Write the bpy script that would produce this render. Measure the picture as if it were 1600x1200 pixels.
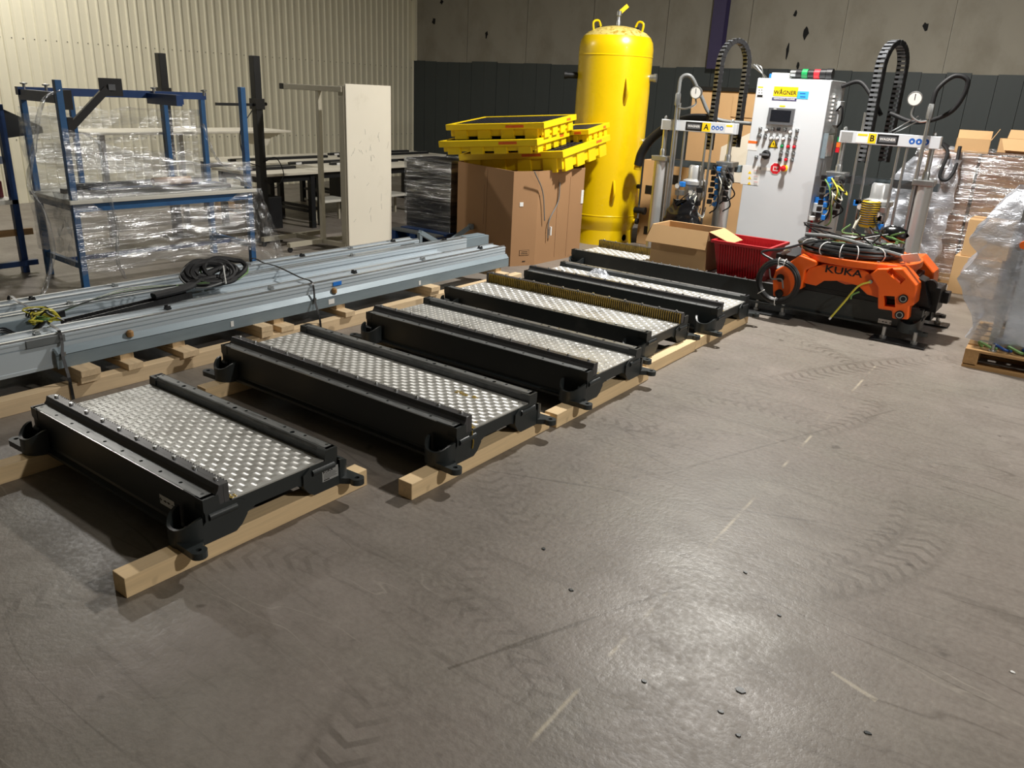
import bpy, bmesh, math, random
from mathutils import Vector, Matrix, noise
R = math.radians
PI = math.pi
random.seed(7)
S = bpy.context.scene
COL = S.collection
for o in list(bpy.data.objects):
    bpy.data.objects.remove(o)

# ------------------------------------------------------------------ camera
FPX, PITCH, ROLL, YAW, EYE = 1238.3, .3527457, .0490083, -.6238218, 1.88
cF = Vector((math.sin(YAW)*math.cos(PITCH), math.cos(YAW)*math.cos(PITCH), -math.sin(PITCH)))
_r = Vector((math.cos(YAW), -math.sin(YAW), 0)); _u = _r.cross(cF)
cR = _r*math.cos(ROLL) + _u*math.sin(ROLL)
cU = -_r*math.sin(ROLL) + _u*math.cos(ROLL)
cd = bpy.data.cameras.new('camera'); cam = bpy.data.objects.new('camera', cd); COL.objects.link(cam)
cd.sensor_fit = 'HORIZONTAL'; cd.sensor_width = 36; cd.lens = 36*FPX/1600; cd.clip_end = 200
cam.matrix_world = Matrix(((cR.x, cU.x, -cF.x, 0), (cR.y, cU.y, -cF.y, 0), (cR.z, cU.z, -cF.z, EYE), (0, 0, 0, 1)))
S.camera = cam
CO = Vector((0, 0, EYE))
def ray(x, y): return cF + cR*((x-800)/FPX) - cU*((y-600)/FPX)
def Pz(x, y, z=0.0): d = ray(x, y); return CO + d*((z-EYE)/d.z)
def Px(x, y, v): d = ray(x, y); return CO + d*(v/d.x)
def Py(x, y, v): d = ray(x, y); return CO + d*(v/d.y)

# ------------------------------------------------------------------ world, lamps, exposure
w = bpy.data.worlds.new('world'); S.world = w; w.use_nodes = True
w.node_tree.nodes['Background'].inputs[0].default_value = (.9, .95, 1, 1)
w.node_tree.nodes['Background'].inputs[1].default_value = .02
S.view_settings.view_transform = 'Standard'; S.view_settings.look = 'None'
S.view_settings.exposure = 0.2; S.view_settings.gamma = 1; S.view_settings.use_curve_mapping = False
LAMPS = [(-2.75, 8.05, 5.0, 450, 'high_bay_centre_offscreen'), (-11.0, 4.9, 5.0, 150, 'high_bay_left_offscreen'), (4.4, 4.2, 5.0, 400, 'high_bay_right_offscreen')]

# ------------------------------------------------------------------ materials
MATS = {}
class NT:
    def __init__(s, name):
        s.m = bpy.data.materials.new(name); s.m.use_nodes = True; s.t = s.m.node_tree; s.n = s.t.nodes; s.l = s.t.links
        s.n.clear(); s.out = s.n.new('ShaderNodeOutputMaterial'); s.tc = None
        MATS[name] = s.m
    def co(s, scale=(1, 1, 1), rot=(0, 0, 0), loc=(0, 0, 0)):
        if not s.tc: s.tc = s.n.new('ShaderNodeTexCoord')
        m = s.n.new('ShaderNodeMapping'); s.l.new(s.tc.outputs['Object'], m.inputs[0])
        m.inputs['Scale'].default_value = scale; m.inputs['Rotation'].default_value = rot; m.inputs['Location'].default_value = loc
        return m.outputs[0]
    def noise(s, vec, scale=5, detail=4, rough=.55, dist=0):
        n = s.n.new('ShaderNodeTexNoise'); s.l.new(vec, n.inputs['Vector'])
        n.inputs['Scale'].default_value = scale; n.inputs['Detail'].default_value = detail
        n.inputs['Roughness'].default_value = rough; n.inputs['Distortion'].default_value = dist
        return n.outputs['Fac']
    def ramp(s, fac, *stops):
        n = s.n.new('ShaderNodeValToRGB'); s.l.new(fac, n.inputs[0]); e = n.color_ramp.elements
        while len(e) < len(stops): e.new(.5)
        for i, (p, c) in enumerate(stops):
            e[i].position = p; e[i].color = c if not isinstance(c, (int, float)) else (c, c, c, 1)
        return n.outputs[0]
    def math(s, op, a, b=None, c=None):
        n = s.n.new('ShaderNodeMath'); n.operation = op
        for i, v in enumerate((a, b, c)):
            if v is None: continue
            if isinstance(v, (int, float)): n.inputs[i].default_value = v
            else: s.l.new(v, n.inputs[i])
        return n.outputs[0]
    def mix(s, fac, a, b, mode='MIX'):
        n = s.n.new('ShaderNodeMix'); n.data_type = 'RGBA'; n.blend_type = mode
        for i, v in ((0, fac), (6, a), (7, b)):
            if isinstance(v, (int, float)) and i == 0: n.inputs[0].default_value = v
            elif isinstance(v, (tuple, list)): n.inputs[i].default_value = v
            elif isinstance(v, (int, float)): n.inputs[i].default_value = (v, v, v, 1)
            else: s.l.new(v, n.inputs[i])
        return n.outputs[2]
    def sep(s, vec):
        n = s.n.new('ShaderNodeSeparateXYZ'); s.l.new(vec, n.inputs[0]); return n.outputs
    def bump(s, h, strength=.3, dist=.01):
        n = s.n.new('ShaderNodeBump'); s.l.new(h, n.inputs['Height']); n.inputs['Strength'].default_value = strength
        n.inputs['Distance'].default_value = dist; return n.outputs[0]
    def pbr(s, col, rough=.5, metal=0, normal=None, spec=.5, coat=0):
        p = s.n.new('ShaderNodeBsdfPrincipled')
        for k, v in (('Base Color', col), ('Roughness', rough), ('Metallic', metal), ('Specular IOR Level', spec), ('Coat Weight', coat)):
            if isinstance(v, (int, float, tuple)): p.inputs[k].default_value = v
            else: s.l.new(v, p.inputs[k])
        if normal: s.l.new(normal, p.inputs['Normal'])
        s.l.new(p.outputs[0], s.out.inputs[0]); return p
def srgb(r, g, b):
    f = lambda c: c/12.92 if c <= .04045 else ((c+.055)/1.055)**2.4
    return (f(r/255), f(g/255), f(b/255), 1)
def sc(c, k): return (min(c[0]*k, 1), min(c[1]*k, 1), min(c[2]*k, 1), 1)
def mat(name, col, rough=.5, metal=0, var=.12, scale=6, stretch=(1, 1, 1), bump=0, bscale=60, spec=.5, coat=0, rvar=.08, dirt=None, dirt_lo=.55, dirt_hi=.75, dscale=3):
    t = NT(name); v = t.co(stretch)
    n = t.noise(v, scale, 5)
    c = t.mix(n, sc(col, 1-var), sc(col, 1+var))
    if dirt:
        d = t.ramp(t.noise(t.co(stretch, loc=(3, 1, 7)), dscale, 6, .65), (dirt_lo, 0.0), (dirt_hi, 1.0))
        c = t.mix(d, c, dirt)
    rr = t.math('MULTIPLY_ADD', n, 2*rvar, rough-rvar)
    nb = t.bump(t.noise(t.co(stretch), bscale, 3), bump, .003) if bump else None
    t.pbr(c, rr, metal, nb, spec, coat); return t.m
def wood(name, col, axis, dark=.6):
    t = NT(name); s = [38, 38, 38]; s[axis] = 1.6
    n = t.noise(t.co(tuple(s)), 1, 4, .6, .6)
    k = t.noise(t.co((6, 6, 6)), 1, 2)
    c = t.mix(t.ramp(n, (.35, 0.0), (.65, 1.0)), sc(col, dark), sc(col, 1.08))
    kn = t.ramp(t.noise(t.co(tuple(7 if i != axis else 5 for i in range(3)), loc=(1, 2, 3)), 1, 1), (.70, 0.0), (.76, 1.0))
    c = t.mix(kn, t.mix(k, c, sc(col, .85), 'MIX'), sc(col, .3))
    t.pbr(c, .65, 0, t.bump(n, .15, .002), .3); return t.m

mat('seg_paint', srgb(40, 45, 46), .42, 0, .18, 7, bump=.12, bscale=90, dirt=srgb(66, 68, 66), dirt_lo=.6, dirt_hi=.8)
mat('seg_top', srgb(126, 128, 128), .4, .4, .25, 14, stretch=(1, 6, 6), dirt=srgb(62, 63, 63), dirt_lo=.5, dirt_hi=.75, dscale=5)
mat('rack_dark', srgb(84, 84, 86), .38, .45, .2, 20)
mat('rack_gold', srgb(158, 130, 52), .38, .35, .3, 14, dirt=srgb(58, 48, 26), dirt_lo=.5, dirt_hi=.75, dscale=18)
mat('bolt', srgb(190, 192, 194), .3, 1, .1, 30)
mat('hole', srgb(8, 8, 8), .8)
mat('tread', srgb(186, 186, 182), .40, .35, .2, 9, dirt=srgb(92, 86, 74), dirt_lo=.50, dirt_hi=.78, dscale=4)
mat('tread_bar', srgb(236, 235, 231), .34, .4, .12, 40)
mat('grease', srgb(150, 125, 50), .35, .2, .4, 60)
mat('white_label', srgb(226, 226, 224), .5, 0, .04, 20)
mat('black_print', srgb(18, 18, 20), .5)
mat('steel_label', srgb(176, 178, 178), .4, .4, .08, 30)
for i, a in enumerate('xyz'):
    wood('timber_'+a, srgb(244, 214, 168), i, .82)
    wood('pallet_'+a, srgb(226, 200, 162), i, .8)
    wood('oldpallet_'+a, srgb(176, 138, 92), i, .6)
mat('beam_blue', srgb(186, 197, 205), .4, .1, .05, 4, rvar=.05)
mat('alu', srgb(196, 199, 201), .3, .85, .1, 10, stretch=(8, 1, 8))
mat('galv', srgb(126, 140, 148), .5, .15, .16, 5, stretch=(6, 1, 6))
mat('galv_dark', srgb(112, 117, 119), .5, .2, .15, 5, stretch=(6, 1, 6))
mat('steel', srgb(172, 174, 174), .33, .85, .12, 14)
mat('cyl_steel', srgb(196, 198, 198), .38, .55, .12, 6, stretch=(1, 1, .3), dirt=srgb(228, 228, 226), dirt_lo=.62, dirt_hi=.72, dscale=9)
mat('black_plastic', srgb(22, 22, 24), .4)
mat('black_metal', srgb(26, 27, 29), .45, .1, .2)
mat('rubber', srgb(24, 24, 26), .62, 0, .2, 20, spec=.35)
mat('cable_grey', srgb(110, 112, 112), .5)
mat('cable_green', srgb(104, 142, 82), .5)
mat('cable_yellow', srgb(206, 196, 72), .45)
mat('zip_white', srgb(226, 226, 224), .45)
mat('tape_blue', srgb(24, 112, 205), .55, 0, .1, 20)
mat('blue_paint', srgb(44, 92, 140), .4, 0, .15, 6, dirt=srgb(30, 70, 120), dirt_lo=.55, dirt_hi=.7)
mat('blue_deep', srgb(22, 58, 110), .4, 0, .15, 6)
mat('bench_top', srgb(208, 206, 196), .45, 0, .06)
mat('beige_metal', srgb(176, 170, 152), .45, .1, .08)
mat('panel_white', srgb(228, 222, 206), .5, 0, .04, 3, dirt=srgb(204, 196, 176), dirt_lo=.6, dirt_hi=.85, dscale=2.2)
mat('panel_edge', srgb(190, 182, 160), .5)
mat('table_top', srgb(214, 208, 192), .42, 0, .05)
mat('tank_yellow', srgb(230, 194, 8), .28, 0, .04, 3, rvar=.06, coat=.25, dirt=srgb(196, 168, 24), dirt_lo=.66, dirt_hi=.8)
mat('tank_dust', srgb(206, 186, 104), .7, 0, .3, 18, dirt=srgb(160, 128, 20), dirt_lo=.5, dirt_hi=.6, dscale=22)
mat('spill_yellow', srgb(244, 208, 14), .42, 0, .05, 5)
mat('grate', srgb(50, 50, 56), .45, 0, .35, 12, dirt=srgb(126, 126, 130), dirt_lo=.6, dirt_hi=.8, dscale=9)
mat('red_print', srgb(196, 84, 30), .5)
mat('cardboard', srgb(158, 122, 88), .75, 0, .06, 4, spec=.2, bump=.06, bscale=30)
mat('cardboard_light', srgb(196, 160, 116), .75, 0, .06, 4, spec=.2)
mat('cardboard_seam', srgb(152, 116, 83), .8, 0, .1, 6)
mat('red_bin', srgb(172, 26, 34), .38, 0, .08, 6)
mat('cab_grey', srgb(204, 209, 214), .4, 0, .03, 3)
mat('cab_side', srgb(196, 200, 203), .38, .15, .12, 3)
mat('sticker_yellow', srgb(246, 206, 20), .5)
mat('sticker_blue', srgb(64, 174, 220), .5)
mat('sign_blue', srgb(32, 92, 176), .5)
mat('sticker_purple', srgb(46, 44, 100), .5)
mat('sticker_orange', srgb(232, 106, 34), .5)
mat('sign_red', srgb(204, 26, 40), .45)
mat('lamp_green', srgb(20, 130, 70), .4)
mat('screen', srgb(30, 32, 38), .15, 0, .3, 14)
mat('bezel', srgb(92, 94, 98), .4)
mat('kuka_orange', srgb(240, 100, 26), .36, 0, .07, 6, dirt=srgb(196, 74, 18), dirt_lo=.66, dirt_hi=.8)
mat('orange_bumper', srgb(206, 76, 20), .4)
mat('cable_black', srgb(34, 35, 37), .38, 0, .15, 30)
mat('gold_guard', srgb(214, 178, 34), .4, .2, .2, 20)
mat('fitting_blue', srgb(34, 118, 206), .4)
mat('gauge_face', srgb(214, 214, 210), .4, 0, .08, 20)
mat('clear_tube', srgb(206, 206, 192), .3)
mat('tarp', srgb(60, 66, 66), .55, 0, .14, 5, stretch=(3, 3, .6), bump=.1, bscale=12)
mat('insul', srgb(146, 141, 128), .7, 0, .12, 1.6, stretch=(1, 1, .7), dirt=srgb(120, 113, 98), dirt_lo=.5, dirt_hi=.8, dscale=1.1)
mat('tear', srgb(14, 14, 14), .9)
mat('wall_panel', srgb(226, 220, 196), .5, 0, .05, 2)
mat('wall_plain', srgb(176, 172, 158), .7)
mat('purple_steel', srgb(62, 54, 88), .45, .1)
mat('ceiling_mat', srgb(150, 148, 140), .8)
mat('wrap_core', srgb(30, 30, 34), .5, 0, .35, 4)
mat('box_in_wrap', srgb(150, 116, 92), .75, 0, .18, 4)
mat('bag', srgb(20, 20, 22), .22, 0, .2, 10, bump=.5, bscale=22)
mat('tube_card', srgb(176, 136, 96), .7)
mat('blue_cable', srgb(26, 66, 130), .4)
mat('dark_red', srgb(96, 24, 30), .5)
mat('clear_bag', srgb(226, 230, 236), .2, 0, .1)

def film_mat(name, lo, hi, stretch, tint=(.9, .92, .95, 1), bstr=.9, rough=.16, p0=.38, p1=.66, metal=.9, bd=.02):
    t = NT(name); v = t.co(stretch)
    n = t.noise(v, 1, 5, .62, .8)
    n2 = t.noise(t.co(tuple(k*.33 for k in stretch), loc=(4, 2, 1)), 1, 3, .6, .5)
    fac = t.ramp(n2, (p0, lo), (p1, hi))
    g = t.n.new('ShaderNodeBsdfPrincipled'); g.inputs['Base Color'].default_value = sc(tint, .85); g.inputs['Roughness'].default_value = rough
    g.inputs['Metallic'].default_value = metal; g.inputs['Specular IOR Level'].default_value = .9
    t.l.new(t.bump(n, bstr, bd), g.inputs['Normal'])
    tr = t.n.new('ShaderNodeBsdfTransparent'); tr.inputs[0].default_value = (.96, .97, .98, 1)
    m = t.n.new('ShaderNodeMixShader'); t.l.new(fac, m.inputs[0]); t.l.new(tr.outputs[0], m.inputs[1]); t.l.new(g.outputs[0], m.inputs[2])
    t.l.new(m.outputs[0], t.out.inputs[0]); return t.m
film_mat('film_side', .07, .58, (3, 1.6, 24), rough=.2, bd=.022)
film_mat('film_tail', .10, .55, (26, 26, 7), rough=.18)
film_mat('film_heavy', .14, .62, (2.2, 2.2, 22), rough=.22, bd=.026)
film_mat('film_tent', .34, .74, (6, 6, 12), tint=(.86, .9, 1, 1), rough=.28, metal=.45)
film_mat('film_dark', .04, .5, (2.5, 2.5, 24), rough=.2, bd=.024)

def floor_mat():
    t = NT('concrete'); v = t.co()
    big = t.noise(v, .55, 5, .6, .4); med = t.noise(v, 3.2, 7, .62, .3); fine = t.noise(v, 40, 4, .6)
    a, b = srgb(122, 115, 108), srgb(143, 134, 127)
    c = t.mix(t.ramp(big, (.32, 0.0), (.68, 1.0)), a, b)
    hue = t.noise(t.co(loc=(5, 2, 0)), .9, 3, .6, 1.0)
    c = t.mix(t.ramp(hue, (.42, .0), (.62, .55)), c, srgb(126, 122, 112))
    c = t.mix(t.ramp(med, (.38, .0), (.66, .6)), c, srgb(108, 100, 92))
    c = t.mix(t.math('MULTIPLY', t.ramp(fine, (.4, 0.0), (.7, 1.0)), .22), c, srgb(160, 153, 143))
    # drag smears along two directions
    for rz, k, colr in ((.5, .38, srgb(86, 79, 72)), (-.75, .30, srgb(88, 81, 74)), (1.25, .22, srgb(156, 149, 140)), (2.4, .28, srgb(84, 77, 70))):
        s1 = t.noise(t.co((.8, 5, 1), (0, 0, rz)), 1, 6, .7, 2.2)
        c = t.mix(t.math('MULTIPLY', t.ramp(s1, (.57, 0.0), (.70, 1.0)), k), c, colr)
    xyz = t.sep(v)
    # tyre tracks: arcs with tread blocks
    for cx, cy, rad, wd, a0, k in ((-1.488, 3.864, 1.03, .05, 0, .5), (-1.488, 3.864, 1.19, .09, 0, .4), (3.846, 3.569, 5.784, .10, 0, .5), (-1.767, .92, 1.085, .11, 0, .5), (-2.367, 5.418, 1.41, .07, 0, .45), (2.3, 1.2, 2.4, .10, 0, .45)):
        dx = t.math('SUBTRACT', xyz[0], cx); dy = t.math('SUBTRACT', xyz[1], cy)
        d = t.math('SQRT', t.math('ADD', t.math('MULTIPLY', dx, dx), t.math('MULTIPLY', dy, dy)))
        dd = t.math('SUBTRACT', d, rad)
        ring = t.ramp(t.math('ABSOLUTE', dd), (wd*.7, 1.0), (wd, 0.0))
        edge = t.ramp(t.math('ABSOLUTE', t.math('SUBTRACT', dd, wd)), (0, 1.0), (.035, 0.0))
        ang = t.math('ARCTAN2', dy, dx)
        tread = t.math('SINE', t.math('MULTIPLY_ADD', ang, 2*PI*rad/.085, t.math('MULTIPLY', t.math('ABSOLUTE', dd), 45)))
        tread = t.ramp(tread, (.35, 0.0), (.7, 1.0))
        wear = t.ramp(t.noise(t.co(loc=(cx, cy, rad)), .9, 4), (.42, 0.0), (.62, 1.0))
        m = t.math('MULTIPLY', t.math('MAXIMUM', t.math('MULTIPLY', ring, tread), t.math('MULTIPLY', edge, .7)), t.math('MULTIPLY', wear, k))
        c = t.mix(m, c, srgb(80, 73, 65))
    # worn painted line and scratches
    p, q = Pz(800, 1190), Pz(1365, 575)
    ang = math.atan2(q.y-p.y, q.x-p.x)
    nx, ny = -math.sin(ang), math.cos(ang); off = nx*p.x+ny*p.y
    dl = t.math('ABSOLUTE', t.math('ADD', t.math('MULTIPLY', xyz[0], nx), t.math('MULTIPLY_ADD', xyz[1], ny, -off)))
    ln = t.ramp(dl, (.003, 1.0), (.010, 0.0))
    br = t.ramp(t.noise(v, 1.9, 3, .7), (.50, 0.0), (.58, 1.0))
    c = t.mix(t.math('MULTIPLY', t.math('MULTIPLY', ln, br), .5), c, srgb(208, 196, 172))
    for (x0, y0, x1, y1), colr, k, br0 in (((700, 1045, 1070, 915), srgb(70, 62, 50), .55, .3), ((760, 735, 1400, 835), srgb(74, 70, 66), .4, .42), ((1040, 740, 1400, 640), srgb(84, 78, 70), .4, .42), ((1300, 1050, 1370, 1095), srgb(200, 190, 170), .5, .5)):
        p, q = Pz(x0, y0), Pz(x1, y1); L = (q-p).length; ang = math.atan2(q.y-p.y, q.x-p.x); nx, ny = -math.sin(ang), math.cos(ang)
        dl = t.math('ABSOLUTE', t.math('ADD', t.math('MULTIPLY', xyz[0], nx), t.math('MULTIPLY_ADD', xyz[1], ny, -(nx*p.x+ny*p.y))))
        al = t.math('ADD', t.math('MULTIPLY', xyz[0], ny), t.math('MULTIPLY_ADD', xyz[1], -nx, -(ny*p.x-nx*p.y)))
        seg = t.math('MULTIPLY', t.math('GREATER_THAN', al, 0), t.math('LESS_THAN', al, L))
        wob = t.math('ADD', dl, t.math('MULTIPLY', t.math('SUBTRACT', t.noise(v, 2.2, 3), .5), .05))
        ln = t.ramp(t.math('ABSOLUTE', wob), (.003, 1.0), (.010, 0.0))
        c = t.mix(t.math('MULTIPLY', t.math('MULTIPLY', ln, seg), k), c, colr)
    # wandering scratches
    for sc_, lo_, th, k, colr, loc in ((.5, .5, .0035, .45, srgb(78, 70, 62), (1, 1, 0)), (.7, .48, .003, .35, srgb(88, 81, 74), (7, 3, 0)), (1.1, .56, .004, .3, srgb(186, 178, 166), (3, 8, 0))):
        nn = t.noise(t.co((.6, 3.2, 1), (0, 0, loc[0]*.7), loc), sc_, 3, .4, .15)
        ln = t.ramp(t.math('ABSOLUTE', t.math('SUBTRACT', nn, .5)), (0, 1.0), (th, 0.0))
        mk = t.ramp(t.noise(t.co(loc=(loc[1], loc[0], 2)), 1.1, 3), (lo_, 0.0), (lo_+.08, 1.0))
        c = t.mix(t.math('MULTIPLY', t.math('MULTIPLY', ln, mk), k), c, colr)
    # dark oil spots
    sp = t.ramp(t.noise(t.co(loc=(9, 4, 0)), 7, 2, .4), (.73, 0.0), (.77, 1.0))
    c = t.mix(t.math('MULTIPLY', sp, .5), c, srgb(62, 56, 50))
    rough = t.math('MULTIPLY_ADD', med, .30, t.math('MULTIPLY_ADD', fine, .36, .10))
    h = t.math('ADD', t.math('MULTIPLY', med, .6), t.math('MULTIPLY', fine, .4))
    t.pbr(c, rough, 0, t.bump(h, .5, .008), .36)
floor_mat()

# ------------------------------------------------------------------ mesh helpers
class MB:
    """collects shapes into one mesh"""
    def __init__(s): s.v = []; s.f = []
    def add(s, vs, fs):
        b = len(s.v); s.v += [tuple(v) for v in vs]; s.f += [tuple(i+b for i in f) for f in fs]; return s
    def box(s, x0, x1, y0, y1, z0, z1, mx=None):
        vs = [Vector((x, y, z)) for z in (z0, z1) for y in (y0, y1) for x in (x0, x1)]
        if mx: vs = [mx @ v for v in vs]
        return s.add(vs, [(0, 2, 3, 1), (4, 5, 7, 6), (0, 1, 5, 4), (2, 6, 7, 3), (0, 4, 6, 2), (1, 3, 7, 5)])
    def bar(s, a, b, w, h=None, up=(0, 0, 1)):
        """rectangular bar from a to b"""
        a, b = Vector(a), Vector(b); h = h or w; d = (b-a).normalized(); up = Vector(up)
        if abs(d.dot(up)) > .98: up = Vector((0, 1, 0))
        x = d.cross(up).normalized(); y = x.cross(d)
        vs = [p + x*(sx*w/2) + y*(sy*h/2) for p in (a, b) for sx, sy in ((-1, -1), (1, -1), (1, 1), (-1, 1))]
        return s.add(vs, [(3, 2, 1, 0), (4, 5, 6, 7), (0, 1, 5, 4), (1, 2, 6, 5), (2, 3, 7, 6), (3, 0, 4, 7)])
    def tube(s, pts, r, n=8, cap=True):
        pts = [Vector(p) for p in pts]; m = len(pts); rs = r if isinstance(r, (list, tuple)) else [r]*m
        t0 = (pts[1]-pts[0]).normalized(); ref = Vector((0, 0, 1)) if abs(t0.z) < .9 else Vector((1, 0, 0))
        nx = t0.cross(ref).normalized(); vs = []
        for i, p in enumerate(pts):
            t = (pts[min(i+1, m-1)]-pts[max(i-1, 0)]).normalized()
            nx = (nx - t*nx.dot(t)).normalized(); ny = t.cross(nx)
            for k in range(n):
                a = 2*PI*k/n; vs.append(p + (nx*math.cos(a)+ny*math.sin(a))*rs[i])
        fs = [(i*n+k, i*n+(k+1) % n, (i+1)*n+(k+1) % n, (i+1)*n+k) for i in range(m-1) for k in range(n)]
        if cap: fs += [tuple(range(n-1, -1, -1)), tuple((m-1)*n+k for k in range(n))]
        return s.add(vs, fs)
    def cyl(s, a, b, r, n=16): return s.tube([a, b], r, n)
    def lathe(s, prof, n=32, c=(0, 0, 0), cap=False):
        c = Vector(c)
        vs = [c + Vector((r*math.cos(2*PI*k/n), r*math.sin(2*PI*k/n), z)) for r, z in prof for k in range(n)]
        m = len(prof)
        fs = [(i*n+k, i*n+(k+1) % n, (i+1)*n+(k+1) % n, (i+1)*n+k) for i in range(m-1) for k in range(n)]
        if cap: fs += [tuple(range(n-1, -1, -1)), tuple((m-1)*n+k for k in range(n))]
        return s.add(vs, fs)
    def prism(s, poly, d):
        """polygon (3-D points) extruded by vector d"""
        p = [Vector(q) for q in poly]; d = Vector(d); n = len(p)
        nrm = Vector()
        for i in range(n): nrm += p[i].cross(p[(i+1) % n])
        if nrm.dot(d) > 0: p.reverse()
        return s.add(p+[q+d for q in p], [tuple(range(n)), tuple(range(2*n-1, n-1, -1))] + [((i+1) % n, i, n+i, n+(i+1) % n) for i in range(n)])
    def grid(s, nu, nv, fn):
        vs = [fn(i/nu, j/nv) for j in range(nv+1) for i in range(nu+1)]
        return s.add(vs, [(j*(nu+1)+i, j*(nu+1)+i+1, (j+1)*(nu+1)+i+1, (j+1)*(nu+1)+i) for j in range(nv) for i in range(nu)])
    def mesh(s, name, m=None, smooth=False):
        me = bpy.data.meshes.new(name); me.from_pydata(s.v, [], s.f)
        if m: me.materials.append(MATS[m])
        if smooth:
            me.polygons.foreach_set('use_smooth', [True]*len(me.polygons))
            try: me.set_sharp_from_angle(angle=R(38))
            except Exception: pass
        me.update(); return me
    def build(s, name, m, parent=None, smooth=False, bevel=0, kind=None, label=None):
        o = bpy.data.objects.new(name, s.mesh(name, m, smooth)); COL.objects.link(o)
        if parent: o.parent = parent
        if bevel:
            b = o.modifiers.new('bevel', 'BEVEL'); b.width = bevel; b.segments = 2; b.limit_method = 'ANGLE'; b.angle_limit = R(50)
        if kind: o['kind'] = kind
        if label: o['label'] = label
        return o
def carve(o, mb):
    """cut the shapes in mb (given in o's own space) out of o"""
    c = bpy.data.objects.new('tmp', mb.mesh('tmp')); COL.objects.link(c); c.parent = o
    m = o.modifiers.new('cut', 'BOOLEAN'); m.operation = 'DIFFERENCE'; m.solver = 'EXACT'; m.object = c
    bpy.context.view_layer.update(); dg = bpy.context.evaluated_depsgraph_get()
    me = bpy.data.meshes.new_from_object(o.evaluated_get(dg)); old = o.data; o.modifiers.clear(); me.name = old.name; o.data = me
    if not me.materials: me.materials.append(old.materials[0])
    cm = c.data; bpy.data.objects.remove(c); bpy.data.meshes.remove(cm); bpy.data.meshes.remove(old); return o
def link(name, me, parent=None, loc=(0, 0, 0), rot=(0, 0, 0)):
    o = bpy.data.objects.new(name, me); COL.objects.link(o); o.location = loc; o.rotation_euler = rot
    if parent: o.parent = parent
    return o
def thing(name, label, cat, loc=(0, 0, 0), rz=0, group=None):
    o = bpy.data.objects.new(name, None); COL.objects.link(o); o.location = loc; o.rotation_euler = (0, 0, rz); o.empty_display_size = .1
    o['label'] = label; o['category'] = cat
    if group: o['group'] = group
    return o
def tag(o, label, cat, group=None):
    o['label'] = label; o['category'] = cat
    if group: o['group'] = group
    return o
def struct(o): o['kind'] = 'structure'; return o
def text(name, s, size, m, parent, mx, ext=.0006, sx=1.0):
    cu = bpy.data.curves.new(name, 'FONT'); cu.body = s; cu.size = size; cu.extrude = ext; cu.align_x = 'CENTER'; cu.align_y = 'CENTER'; cu.resolution_u = 2; cu.offset = size*.018
    tmp = bpy.data.objects.new('tmp', cu); COL.objects.link(tmp)
    dg = bpy.context.evaluated_depsgraph_get(); me = bpy.data.meshes.new_from_object(tmp.evaluated_get(dg))
    bpy.data.objects.remove(tmp); bpy.data.curves.remove(cu)
    me.transform(Matrix.Diagonal((sx, 1, 1, 1))); me.materials.clear(); me.materials.append(MATS[m])
    o = bpy.data.objects.new(name, me); COL.objects.link(o); o.parent = parent; o.matrix_local = mx; return o
def face_my(x, y, z, rot=0): return Matrix.Translation((x, y, z)) @ Matrix.Rotation(R(90), 4, 'X') @ Matrix.Rotation(rot, 4, 'Z')
def face_px(x, y, z): return Matrix.Translation((x, y, z)) @ Matrix.Rotation(R(90), 4, 'Z') @ Matrix.Rotation(R(90), 4, 'X')
def bez(pts, n=8):
    """Catmull-Rom through points"""
    p = [Vector(q) for q in pts]; p = [p[0]*2-p[1]]+p+[p[-1]*2-p[-2]]; out = []
    for i in range(1, len(p)-2):
        for k in range(n):
            t = k/n; a, b, c, d = p[i-1:i+3]
            out.append(.5*((2*b)+(c-a)*t+(2*a-5*b+4*c-d)*t*t+(3*b-a-3*c+d)*t**3))
    out.append(p[-2]); return out

# ------------------------------------------------------------------ room shell
XW, YW, XE, YS, ZC = -12.9, 13.7, 8.5, -8.5, 6.2
fl = struct(MB().box(XW-.2, XE+.2, YS-.2, YW+.2, -.15, 0).build('floor', 'concrete'))
ce = struct(MB().box(XW-.2, XE+.2, YS-.2, YW+.2, ZC, ZC+.1).build('ceiling', 'ceiling_mat'))
wl = struct(MB().box(XW-.2, XW, YS-.2, YW+.2, 0, ZC).build('wall_left', 'wall_plain'))
wb = struct(MB().box(XW, XE, YW, YW+.2, 0, ZC).build('wall_back', 'wall_plain'))
struct(MB().box(XE, XE+.2, YS-.2, YW+.2, 0, ZC).build('wall_right', 'wall_plain'))
struct(MB().box(XW, XE, YS-.2, YS, 0, ZC).build('wall_front', 'wall_plain'))
# corrugated cladding sheets, six ribs each
def sheet_mesh():
    pitch, prof = .1525, []
    for k in range(6):
        y = k*pitch
        prof += [(0.0, y), (0.0, y+.062), (.022, y+.074), (.022, y+.092), (0.0, y+.104)]
    prof.append((0.0, 6*pitch)); m = MB()
    vs = [(x+.012, y, z) for z in (0, ZC) for x, y in prof]; n = len(prof)
    m.add(vs, [(i, i+1, n+i+1, n+i) for i in range(n-1)])
    return m.mesh('cladding_sheet', 'wall_panel')
sm = sheet_mesh()
scm = MB()
for k in range(6):
    for zz in (.9, 2.27, 3.6): scm.lathe([(.009, 0), (.009, .004), (.0, .006)], 6, (0, 0, 0)) if False else scm.box(.013, .018, k*.1525+.025, k*.1525+.037, zz-.006, zz+.006)
scme = scm.mesh('screw_row', 'black_metal')
for i in range(24):
    y = YW-.915*(i+1)
    s_ = link('cladding_sheet', sm, wl, (XW, y, 0)); q = link('screw_row', scme, s_); q['kind'] = 'stuff'
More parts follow.
